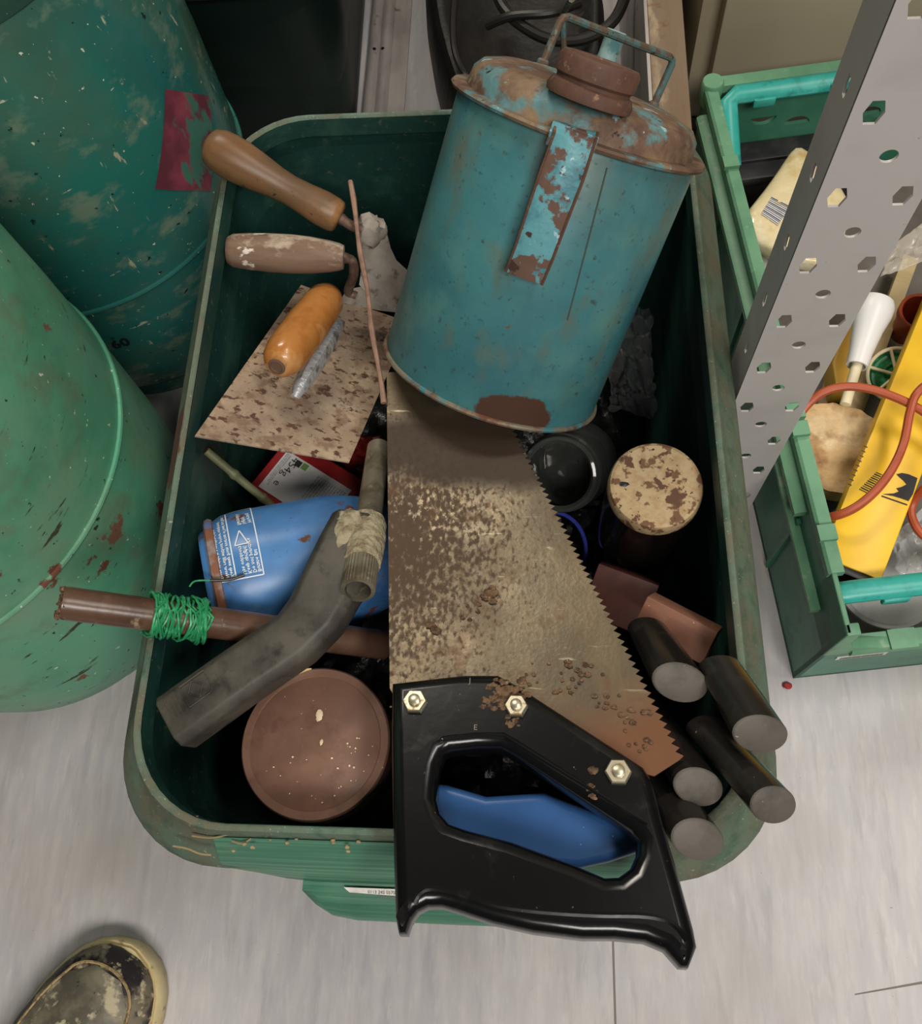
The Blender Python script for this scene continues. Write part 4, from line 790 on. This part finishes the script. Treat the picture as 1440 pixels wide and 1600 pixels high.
lab = part('label', MB().box(((q0_.x + q1_.x) / 2, -0.0004, 0.070), ((q1_.x - q0_.x) / 2, 0.0003, 0.004)), m_label, crate, label='white paper label')
mb = MB()
for k in range(14): mb.box((q0_.x + 0.004 + k * (q1_.x - q0_.x - 0.008) / 13, -0.0008, 0.070), (0.0007 + 0.0004 * (k % 3), 0.0001, 0.0024))
part('barcode', mb, m_ink, lab)
red = P(1237, 1066, 0.002); mb = MB(); lump(mb, (red.x - 0.004, red.y - 0.003, 0.0022), 0.0028, 2, 5, (1.4, 1, 0.7)); tag(part('red_scrap', mb, m_red), 'tiny red scrap on the floor by the crate corner', 'scrap')
# tray lining and film at the bottom of the crate
m_tray = M('grey_brown_liner', (112, 104, 96), 0.5, layers=(L((94, 86, 78), 20, 0.45, 0.7), L((150, 128, 100), 30, 0.66, 0.72, seed=3)), bump=(60, 0.3, 0.003))
lo_ = part('plastic_liner', MB().grid(lambda u, v: tuple(KX @ Vector((0.012 + u * 0.336, 0.016 + v * 0.48, 0.028 + 0.006 * noise.noise(Vector((u * 5, v * 7, 2)))))), 24, 30), m_tray, thick=0.001); tag(lo_, 'grey brown plastic liner across the bottom of the green crate', 'liner')
cpt = P(1432, 1000, 0.048)
m_disc = M('frosted_plastic', (190, 192, 188), 0.3, alpha=0.55, layers=(L((160, 162, 160), 30, 0.5, 0.7),))
tag(part('frosted_lid', MB().lathe([(0.003, 0.0), (0.036, 0.001), (0.040, 0.0), (0.0405, 0.004), (0.038, 0.0045), (0.036, 0.003), (0.003, 0.0024)], 48, Matrix.Translation(KX @ Vector((0.078, 0.062, 0.046)))), m_disc), 'round frosted plastic lid at the front of the crate, behind the front lip', 'lid')
crumple('clear_wrap', 'crumpled clear plastic wrap beside the yellow level', ((1385, 850), (1480, 760), (1500, 900), (1400, 915)), (0.075, 0.08, 0.06, 0.06), 0.008, m_clear, 'wrap', 24, 24, 6, 60)
# yellow level
m_yel = M('yellow_enamel', (240, 194, 44), 0.38, layers=(L((222, 172, 36), 14, 0.45, 0.7), L((150, 110, 30), 120, 0.70, 0.73, 5), L((96, 84, 50), 60, 0.73, 0.75, 6, seed=4)), bump=(120, 0.05, 0.001))
la, lb_, lc_ = P(1283, 868, 0.116), P(1377, 905, 0.116), P(1440, 483, 0.124)
u_ = (lb_ - la); v_ = (lc_ - la).normalized(); u_ = (u_ - v_ * u_.dot(v_)); wv = u_.length; u_.normalize(); ln_ = 0.27
n_ = u_.cross(v_); n_ = n_ if n_.z > 0 else -n_
LX = frame(la, n_, u_); sg = 1 if (LX.inverted() @ lc_).y > 0 else -1
lev = thing('spirit_level', 'yellow metal level with black emblem lying in the crate under the orange cable', 'level', LX)
part('beam', MB().box((wv / 2, sg * ln_ / 2, -0.012), (wv / 2, ln_ / 2, 0.012)), m_yel, lev, bevel=0.0012)
part('end_cap', MB().box((wv / 2, -sg * 0.003, -0.0125), (wv / 2, 0.0030, 0.0115)), m_blackpl, lev, bevel=0.0008)
LIv = LX.inverted()
def lv(px, py, z=0.0004): q = LIv @ PP(px, py, LX @ Vector((0, 0, z)), n_); return (q.x, q.y, z)
em = [(1400, 741), (1409, 739), (1419, 741), (1433, 747), (1430, 758), (1426, 772), (1419, 783), (1408, 779), (1395, 775), (1378, 772), (1396, 771), (1404, 768), (1400, 763), (1408, 761), (1416, 757), (1411, 751), (1404, 745)]
part('emblem', MB().prism([lv(x, y) for x, y in em], (0, 0, 0.0001)), m_print, lev, label='black printed emblem')
mb = MB()
def pline(x0, y0, x1, y1, w_=0.0006): mb.tube([Vector(lv(x0, y0)), Vector(lv(x1, y1))], w_, 4, ell=(0.3, 1), ref=(0, 0, 1))
pline(1377, 775, 1417, 789)
part('emblem_rule', mb, m_print, lev)
mb = MB()
for k in range(11): pline(1342 + k * 2.6, 764 - k * 2.6, 1356 + k * 2.2, 771 - k * 2.9, 0.0004 + 0.0002 * (k % 2))
part('hatch_print', mb, m_print, lev, label='row of slanted printed marks')
mb = MB()
for k in range(9): pline(1324 + k * 3.1, 756 - k * 7.4, 1330 + k * 3.1, 758 - k * 7.4, 0.0004)
part('scale_marks', mb, m_print, lev)
# orange cable
m_cab = M('orange_cable', (176, 84, 52), 0.45, layers=(L((150, 66, 42), 30, 0.5, 0.7),))
def cab(l): return arc([P(x, y, z) for x, y, z in l], 7)
oc_ = thing('orange_cable', 'loops of orange brown cable thrown over the yellow level', 'cable', P(1340, 700, 0.140))
part('loop', MB().tube(cab([(1235, 668, 0.125), (1262, 632, 0.135), (1290, 611, 0.143), (1330, 604, 0.147), (1380, 614, 0.149), (1440, 642, 0.150), (1500, 690, 0.148)]), 0.0034, 10), m_cab, oc_, world=True)
part('loop', MB().tube(cab([(1262, 808, 0.110), (1285, 809, 0.120), (1312, 804, 0.135), (1342, 789, 0.141), (1372, 762, 0.1425), (1396, 728, 0.1435), (1412, 690, 0.1445), (1421, 645, 0.150), (1432, 615, 0.157), (1456, 602, 0.158), (1490, 640, 0.150), (1490, 720, 0.138), (1452, 755, 0.118), (1428, 782, 0.100), (1424, 806, 0.095), (1440, 835, 0.095), (1480, 860, 0.09)]), 0.0034, 10), m_cab, oc_, world=True)
# crumbly board
m_board = M('crumbly_board', (196, 164, 118), 0.9, layers=(L((220, 196, 156), 26, 0.5, 0.66, 8), L((150, 112, 74), 30, 0.52, 0.68, 8, seed=3), L((96, 74, 54), 40, 0.66, 0.72, 8, seed=6)), bump=(120, 0.8, 0.003))
ob = [(1222, 690), (1246, 662), (1266, 632), (1300, 630), (1345, 640), (1364, 655), (1345, 715), (1326, 772), (1296, 768), (1258, 757), (1236, 735)]
c = P(1290, 700, 0.088)
def boardf(px, py, k): 
    p = P(px, py, 0.112); return p.x - c.x, p.y - c.y
mb = MB(); ng = 26
top = []
for (x, y) in ob:
    q = KI @ P(x, y, 0.088); q.x = max(q.x, 0.018); top.append(KX @ q - c)
bmb = bmesh.new(); vs_ = [bmb.verts.new(p) for p in top]; bmb.faces.new(vs_)
bmesh.ops.triangulate(bmb, faces=bmb.faces[:]); 
for _ in range(4): bmesh.ops.subdivide_edges(bmb, edges=bmb.edges[:], cuts=1, use_grid_fill=True)
for v in bmb.verts:
    q = v.co + c; k = noise.noise(q * 60); v.co.z += 0.0025 * noise.noise(q * 45) + 0.0012 * noise.noise(q * 150); v.co.x += 0.001 * noise.noise(q * 90); v.co.y += 0.001 * noise.noise(q * 80 + Vector((9, 0, 0)))
ret = bmesh.ops.extrude_face_region(bmb, geom=bmb.faces[:])
for g in ret['geom']:
    if isinstance(g, bmesh.types.BMVert): g.co.z -= 0.018
me = bpy.data.meshes.new('crumbly_board'); bmesh.ops.recalc_face_normals(bmb, faces=bmb.faces); bmb.to_mesh(me); bmb.free(); finish(me, m_board, 40)
o = link('crumbly_board', me); o.location = c; tag(o, 'crumbly tan slab of board in the crate, left of the yellow level', 'board')
m_dkblue = M('dark_blue_cap', (50, 66, 84), 0.4)
dX = frame(P(1276, 795, 0.046), P(1312, 768, 0.052) - P(1276, 795, 0.046))
tag(part('dark_socket', MB().lathe([(0.006, 0), (0.0095, 0.001), (0.0095, 0.022), (0.0105, 0.023), (0.0105, 0.032), (0.007, 0.033), (0.006, 0.02)], 24, dX), m_dkblue), 'small dark blue socket under the tan board', 'socket')
# cream bag, white bits, nozzle, slat, reel, pot
m_cbag = M('cream_wrapped_block', (220, 204, 160), 0.32, coat=0.4, layers=(L((236, 226, 196), 24, 0.45, 0.62), L((196, 168, 108), 30, 0.55, 0.7, seed=3), L((240, 236, 226), 60, 0.66, 0.72, seed=6)), bump=(50, 0.6, 0.004))
cbX = Matrix.Translation(P(1230, 320, 0.11))
bag = thing('cream_packet', 'cream plastic wrapped packet with a barcode, behind the rack post', 'packet', cbX)
oo = [(1243, 222), (1262, 228), (1290, 262), (1335, 300), (1322, 380), (1300, 428), (1212, 390), (1163, 370), (1152, 344), (1180, 312), (1205, 280), (1228, 245)]
fr_ = [P(x, y, 0.118) for x, y in oo]; ctr = sum(fr_, Vector()) / len(fr_)
lps = []
for zo, k in ((-0.030, 1.0), (-0.006, 1.0), (-0.002, 0.985), (0.001, 0.93), (0.0035, 0.75), (0.005, 0.5), (0.0055, 0.2)):
    lps.append([tuple(ctr + (p - ctr) * k + Vector((0, 0, zo + 0.0012 * noise.noise(p * 80 + Vector((0, 0, zo * 300)))))) for p in fr_])
part('body', MB().loft(lps), m_cbag, bag, world=True, angle=60, subd=1)
q = [P(x, y, 0.1225) for x, y in ((1205, 308), (1236, 324), (1214, 352), (1189, 335))]
bl_ = part('label', MB().prism(q, (0, 0, 0.0008)), m_label, bag, world=True)
mb = MB()
for k in range(12):
    f0_, f1_ = k / 12 + 0.02, k / 12 + 0.02 + (0.035 if k % 3 else 0.06)
    a_, b_2 = q[0].lerp(q[3], f0_), q[1].lerp(q[2], f0_); c_2, d_2 = q[1].lerp(q[2], f1_), q[0].lerp(q[3], f1_)
    mb.prism([a_ + Vector((0, 0, 0.0009)), b_2 + Vector((0, 0, 0.0009)), c_2 + Vector((0, 0, 0.0009)), d_2 + Vector((0, 0, 0.0009))], (0, 0, 0.0001))
m_binky = M('blue_grey_ink', (84, 88, 108), 0.5); part('barcode', mb, m_binky, bl_, world=True)
m_wpl = M('white_plastic', (232, 230, 228), 0.35)
def slab(name, label, cat, pts, z, d, mat, bev=0.002):
    w_ = [P(x, y, z) for x, y in pts]; c_ = sum(w_, Vector()) / len(w_)
    o = plate(name, [[(p.x - c_.x, p.y - c_.y) for p in w_]], max(d / 2 - bev, 0.0002), bev, mat, None); o.location = c_ - Vector((0, 0, d / 2)); return tag(o, label, cat)
slab('white_clip', 'white plastic clip lying below the cream packet', 'clip', [(1170, 400), (1184, 384), (1204, 392), (1222, 400), (1216, 412), (1232, 420), (1240, 470), (1205, 470), (1190, 436)], 0.074, 0.014, m_wpl)
m_case = M('black_case', (40, 39, 42), 0.45, layers=(L((62, 60, 60), 30, 0.5, 0.7),), bump=(200, 0.1, 0.001))
cs_ = thing('black_tool_case', 'black plastic case standing against the rear wall of the crate', 'case', KX @ Matrix.Translation((0.014, KL - 0.052, 0.040)))
part('body', MB().box((0.07, 0.018, 0.012), (0.068, 0.020, 0.020)), m_case, cs_, bevel=0.004); part('lid', MB().box((0.07, 0.018, 0.037), (0.071, 0.023, 0.006)), m_case, cs_, bevel=0.003); part('ridge', MB().box((0.07, 0.018, 0.0445), (0.060, 0.004, 0.002)), m_case, cs_, bevel=0.001)
m_slat = M('pale_wood', (206, 184, 140), 0.6, layers=(L((184, 160, 116), 60, 0.45, 0.65, st=(1, 0.1, 1)),))
s_a, s_b = P(1336, 640, 0.060), P(1424, 400, 0.060); sX = frame(s_a, (0, 0, 1), s_b - s_a)
o = part('wooden_lath', MB().box(((s_b - s_a).length / 2, 0, -0.006), ((s_b - s_a).length / 2, 0.007, 0.006)), m_slat, bevel=0.001); o.matrix_basis = sX; tag(o, 'pale wooden lath under the white nozzle in the crate', 'lath')
nz0, nz1 = P(1368, 470, 0.112), P(1338, 572, 0.104); nX = frame(nz0, nz1 - nz0, (0, 0, 1)); nl = (nz1 - nz0).length
noz = thing('sealant_nozzle', 'white tapered plastic nozzle on a cream rod', 'nozzle', nX)
part('body', MB().lathe([(0.006, 0.0), (0.015, 0.001), (0.0165, 0.006), (0.0160, 0.014), (0.0125, nl * 0.45), (0.0095, nl * 0.8), (0.0088, nl), (0.0072, nl), (0.0072, nl - 0.01), (0.001, nl - 0.01)], 32), m_wpl, noz)
m_crm = M('cream_plastic', (226, 214, 178), 0.4)
part('rod', MB().lathe([(0.0045, nl - 0.012), (0.0045, nl + 0.036), (0.002, nl + 0.037)], 20), m_crm, noz, label='cream rod')
slab('yellow_packet', 'yellow ochre packet half hidden behind the rack post', 'packet', [(1300, 566), (1318, 512), (1346, 500), (1344, 560), (1330, 604), (1306, 604)], 0.07, 0.03, M('ochre', (206, 160, 62), 0.5, layers=(L((170, 124, 48), 20, 0.5, 0.7),)))
slab('cardboard_scrap', 'brown cardboard scrap behind the tan board', 'cardboard', [(1275, 640), (1292, 580), (1304, 584), (1310, 640)], 0.035, 0.008, M('cardboard', (176, 138, 108), 0.8), 0.001)
rl = P(1397, 590, 0.080); rlX = frame(rl, Vector((-0.12, -0.25, 1)), (1, 0.3, 0))
reel = thing('string_reel', 'white spoked reel wound with green string', 'reel', rlX)
RLr = 0.0235
mb = MB().tube([(RLr * math.cos(2 * math.pi * i / 40), RLr * math.sin(2 * math.pi * i / 40), 0.008) for i in range(40)], 0.0017, 8, closed=True)
for k in range(6): a = 2 * math.pi * k / 6 + 0.4; mb.tube([(0, 0, 0.008), (RLr * math.cos(a), RLr * math.sin(a), 0.008)], 0.0014, 8)
mb.lathe([(0.0045, 0.006), (0.0045, 0.0095), (0.002, 0.0095)], 20)
part('flange', mb, m_crm, reel)
mb = MB(); pts = []
for k in range(26 * 24):
    tt = k / (26 * 24); a = 2 * math.pi * k / 24; r = 0.010 + 0.0115 * abs(((tt * 3) % 2) - 1); pts.append((r * math.cos(a), r * math.sin(a), -0.006 + 0.012 * tt))
part('string', MB().tube(pts, 0.0012, 5).lathe([(0.0095, -0.008), (0.0195, -0.008), (0.0195, 0.0045), (0.0095, 0.0045)], 32), m_gw, reel)
m_terra = M('terracotta_plastic', (168, 76, 48), 0.4, layers=(L((146, 62, 40), 30, 0.5, 0.7),))
pt = P(1438, 486, 0.090); ptX = frame(pt, Vector((0.0, -0.1, 1)))
pot = thing('terracotta_pot', 'small orange red plastic pot behind the yellow level', 'pot', ptX)
part('body', MB().lathe([(0.0085, -0.042), (0.0115, -0.042), (0.0150, -0.010), (0.0172, -0.009), (0.0178, -0.001), (0.0170, 0.0), (0.0150, -0.001), (0.0135, -0.008), (0.0100, -0.038), (0.001, -0.038)], 36), m_terra, pot)
m_cfilm = M('glossy_film', (214, 206, 190), 0.08, alpha=0.38, bump=(60, 0.4, 0.003))
crumple('clear_packet', 'glossy clear plastic packet beside the rack post', ((1372, 440), (1385, 395), (1470, 330), (1470, 405)), (0.145, 0.150, 0.152, 0.145), 0.006, m_cfilm, 'packet', 20, 20, 2, 50)

# ------------------------------------------------------------------ things behind
m_dbox = M('shaded_green_plastic', (12, 26, 22), 0.4, layers=(L((18, 36, 29), 10, 0.5, 0.7),)); m_drim = M('shaded_green_rim', (20, 36, 31), 0.4)  # greens darkened to carry the shade under the shelf
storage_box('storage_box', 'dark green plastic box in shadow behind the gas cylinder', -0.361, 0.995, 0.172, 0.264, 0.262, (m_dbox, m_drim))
m_galv = M('galvanised_steel', (186, 178, 172), 0.36, 0.3, layers=(L((140, 130, 126), 20, 0.45, 0.68, st=(1, 0.3, 1)), L((112, 92, 80), 40, 0.64, 0.72, 8, r=0.7, seed=3)))
gx = P(566, 172, 0).x; X = Matrix.Translation((gx + 0.001, 0.73, 0))
st_ = thing('steel_strip', 'folded galvanised steel strip on the floor beside the dark green box', 'steel strip', X)
sec = [(0, 0.0), (0.0, 0.006), (0.003, 0.011), (0.008, 0.013), (0.0125, 0.011), (0.0145, 0.0075), (0.0165, 0.011), (0.021, 0.013), (0.026, 0.011), (0.029, 0.004), (0.048, 0.003), (0.048, 0.0)]
part('profile', MB().loft([[(a, y, z) for a, z in sec] for y in (0.0, 0.42)]), m_galv, st_, angle=60)
for dx in (0.0095, 0.0195):  # dark dots standing for the two small holes in the strip
    part('hole_dot', MB().lathe([(0.0022, 0), (0.0020, 0.0008), (0.001, 0.001)], 12, Matrix.Translation((dx, 0.165, 0.0122))), m_blackpl, st_)
m_kit = M('black_kit', (13, 12, 11), 0.5, layers=(L((24, 21, 19), 14, 0.45, 0.7), L((70, 62, 54), 40, 0.66, 0.74, seed=3)), bump=(30, 0.4, 0.006))
kb = thing('black_bag', 'dark heap of black fabric bag with cables, behind the fuel can', 'bag', (0, 0.8, 0))
ol = [(-0.128, 1.05), (-0.132, 0.84), (-0.075, 0.64), (-0.03, 0.60), (0.068, 0.60), (0.070, 1.05)]
lps = []
cc_ = Vector((-0.01, 0.82))
for z, k in ((0.0, 1.0), (0.06, 1.03), (0.11, 1.0), (0.135, 0.9), (0.125, 0.75), (0.11, 0.4)):
    lps.append([(cc_.x + (x - cc_.x) * k, cc_.y + (y - cc_.y) * k, z) for x, y in ol])
part('body', MB().loft(lps), m_kit, kb, world=True, subd=2, angle=60)
m_hose = M('black_hose', (30, 27, 24), 0.4)
for pl, r in (([(712, -20, 0.15), (708, 40, 0.15), (712, 85, 0.148), (730, 120, 0.140), (760, 140, 0.12)], 0.0036), ([(770, -30, 0.16), (785, 10, 0.158), (815, 40, 0.155), (860, 62, 0.150), (915, 60, 0.150), (960, 30, 0.155), (985, -30, 0.155)], 0.0055), ([(760, 40, 0.15), (800, 25, 0.162), (860, 20, 0.165), (905, 5, 0.160)], 0.0045)):
    part('cable', MB().tube(cab(pl), r, 10), m_hose, kb, world=True)
m_timb = M('weathered_timber', (122, 104, 84), 0.75, layers=(L((112, 90, 70), 30, 0.45, 0.65, 8, (1, 0.12, 1)), L((176, 158, 128), 24, 0.58, 0.7, 8, (1, 0.4, 1), seed=3), L((110, 74, 46), 40, 0.62, 0.7, 8, seed=7)), bump=(90, 0.4, 0.002, (1, 0.15, 1)))
tm = thing('timber_plank', 'weathered timber plank with a metal edge, behind the fuel can', 'plank', (0.104, 0.56, 0))
part('board', MB().box((0.0035, 0.28, 0.098), (0.0155, 0.28, 0.098)), m_timb, tm, bevel=0.0015)
part('metal_edge', MB().box((-0.0140, 0.28, 0.099), (0.0014, 0.28, 0.1005)), m_galv, tm, label='thin metal edging strip')
m_beige = M('beige_steel', (186, 174, 148), 0.55, layers=(L((174, 162, 136), 5, 0.45, 0.7),))
cab_ = thing('beige_cabinet', 'plain beige steel cabinet standing behind the green crate', 'cabinet', (0.147, 0.750, 0))
part('frame', MB().box((0.30, 0.21, 0.55), (0.30, 0.20, 0.55)), m_beige, cab_, bevel=0.002)
part('door', MB().box((0.305, 0.002, 0.56), (0.287, 0.009, 0.53)), m_beige, cab_, bevel=0.002)
part('plinth', MB().box((0.30, 0.012, 0.014), (0.296, 0.004, 0.014)), m_blackpl, cab_)
ra_, rb_ = P(878, 26, 0.30), P(908, -40, 0.30)
rod = part('thin_rod', MB().tube([Vector((0.022, 0.605, 0.137)) , P(879, 22, 0.25), P(893, -2, 0.33)], 0.0026, 8), m_wire)
tag(rod, 'thin metal rod rising behind the fuel can handle', 'rod')

# ------------------------------------------------------------------ shoe at the bottom left corner
m_sole = M('cream_rubber', (214, 196, 150), 0.5, layers=(L((190, 168, 120), 30, 0.45, 0.68), L((140, 116, 84), 90, 0.62, 0.70, seed=3)), bump=(120, 0.1, 0.001))
m_upper = M('worn_black_leather', (44, 38, 40), 0.55, layers=(L((120, 110, 92), 40, 0.50, 0.58, 9, r=0.75), L((188, 174, 142), 80, 0.57, 0.62, 9, r=0.8, seed=4), L((28, 24, 28), 46, 0.58, 0.64, 8, seed=8)), bump=(90, 0.5, 0.003))
m_cap = M('worn_toe_leather', (92, 86, 74), 0.45, layers=(L((132, 124, 104), 30, 0.45, 0.62, 8), L((188, 176, 146), 70, 0.54, 0.62, 10, r=0.8, seed=2), L((30, 27, 26), 130, 0.68, 0.70, 4, seed=5), L((60, 54, 48), 16, 0.58, 0.7, seed=9)), bump=(140, 0.3, 0.002))
m_stitch = M('tan_stitching', (166, 142, 100), 0.7, layers=(L((120, 96, 66), 300, 0.5, 0.6),)); m_crimson = M('crimson_fabric', (128, 40, 56), 0.8)
toe = P(230, 1474, 0.0); hd_ = (P(230 - 92, 1474 + 153, 0.0) - toe).normalized()
SHX = frame(toe, (0, 0, 1), Vector((hd_.y, -hd_.x, 0)));
if (SHX.to_3x3() @ Vector((0, 1, 0))).dot(hd_) < 0: SHX = frame(toe, (0, 0, 1), Vector((-hd_.y, hd_.x, 0)))
shoe = thing('worn_shoe', 'worn dark shoe with a cream rubber sole, toe at the bottom left corner', 'shoe', SHX)
Ys = [0.0, 0.004, 0.010, 0.020, 0.035, 0.055, 0.080, 0.110, 0.150, 0.190, 0.230, 0.260, 0.275, 0.281]
Hw = [0.006, 0.0195, 0.0285, 0.0375, 0.045, 0.0505, 0.0535, 0.053, 0.047, 0.040, 0.0385, 0.036, 0.027, 0.010]
def outl_(k, z):
    cx_ = 0.0; out = [(w_ * 1.0 - 0, y, z) for y, w_ in zip(Ys, Hw)] + [(-w_, y, z) for y, w_ in reversed(list(zip(Ys, Hw)))]
    cy_ = 0.14; return [(x - math.copysign(min(k, abs(x) * 0.6), x), y + (k if y < 0.05 else -k if y > 0.25 else 0), z) for x, y, z in out]
part('sole', MB().loft([outl_(0.002, 0.0), outl_(0.0, 0.003), outl_(0.0, 0.019), outl_(0.0018, 0.0215), outl_(0.0030, 0.0205), outl_(0.0038, 0.0235), outl_(0.0065, 0.024)]), m_sole, shoe, angle=50)
def sec_(y, w_, h, z0=0.022, n=17): return [(w_ * math.cos(math.pi * k / (n - 1)), y, z0 + h * math.sin(math.pi * k / (n - 1)) ** 0.75) for k in range(n)]
US = [(0.0065, 0.010, 0.004), (0.009, 0.0185, 0.010), (0.014, 0.0265, 0.017), (0.022, 0.034, 0.023), (0.035, 0.0405, 0.028), (0.055, 0.046, 0.032), (0.080, 0.049, 0.037), (0.110, 0.0485, 0.045), (0.150, 0.0425, 0.062), (0.185, 0.037, 0.075), (0.230, 0.035, 0.076), (0.260, 0.031, 0.074), (0.274, 0.021, 0.066)]
part('upper', MB().loft([sec_(*s_) for s_ in US]), m_upper, shoe, angle=60)
CS = [(y, w_ * f, h + 0.0016) for (y, w_, h), f in zip(US[3:9], (0.28, 0.62, 0.74, 0.78, 0.80, 0.80))]
def csec(y, w_, h, wid):
    return [(w_ * x_, y, 0.022 + h * max(0.0, 1 - (w_ * x_ / wid) ** 2) ** 0.42) for x_ in [math.cos(math.pi * k / 12) for k in range(13)]]
part('toe_panel', MB().loft([csec(0.0205, 0.012, 0.0222 + 0.0012, 0.034)] + [csec(y, w_ * f, h + 0.0014, w_) for (y, w_, h), f in zip(US[4:9], (0.70, 0.76, 0.78, 0.78, 0.78))]), m_cap, shoe, angle=60)
sl_ = [Vector(csec(y, w_ * f, h + 0.0016, w_)[0]) for (y, w_, h), f in zip(US[4:9], (0.73, 0.785, 0.80, 0.80, 0.80))]
sr_ = [Vector((-p.x, p.y, p.z)) for p in sl_]
fp_ = [Vector((0.0285 * math.cos(math.pi * k / 8), 0.0345 - 0.0165 * math.sin(math.pi * k / 8), 0.0455 - 0.003 * math.sin(math.pi * k / 8))) for k in range(1, 8)]
part('seam_stitching', MB().tube(arc(list(reversed(sl_)) + fp_ + sr_, 5), 0.0012, 6), m_stitch, shoe)
part('lining', MB().lathe([(0.026, 0.0), (0.030, 0.003), (0.026, 0.005), (0.001, 0.001)], 32, Matrix.Translation((0, 0.222, 0.094)) @ Matrix.Scale(1.5, 4, (0, 1, 0))), m_crimson, shoe)

mb = MB(); rr = random.Random(8)
for i in range(18):
    x = rr.uniform(230, 560); y = 1318 + (x - 330) * 0.01 + rr.uniform(-10, 14) if x > 330 else 1240 + (x - 220) * 0.55 + rr.uniform(-12, 8)
    p = P(x, y, 0.279); lump(mb, p, rr.uniform(0.0005, 0.0011), i, 4, (1.5, 1, 0.7))
for l in ([(270, 1322), (292, 1326), (312, 1334), (330, 1336)], [(362, 1314), (378, 1318), (392, 1310)], [(300, 1306), (330, 1309), (356, 1304)]): mb.tube(arc([P(x, y, 0.277) for x, y in l], 4), 0.0005, 5)
d = part('rim_debris', mb, M('straw', (150, 128, 92), 0.8), bx, world=True, label='pale straw and crumbs on the rim'); d['kind'] = 'stuff'
mb = MB()
for px, py, r, q in ((652, 1128, 0.0045, 2), (668, 1136, 0.0035, 5), (644, 1138, 0.0030, 8)):
    x, y = sw(px, py, 0.0108); lump(mb, (x, y, 0.0106), r, q, 7, (1.3, 1.1, 0.22))
part('glue_smear', mb, M('grey_glue', (92, 88, 80), 0.35), saw, label='smear of dried grey glue')
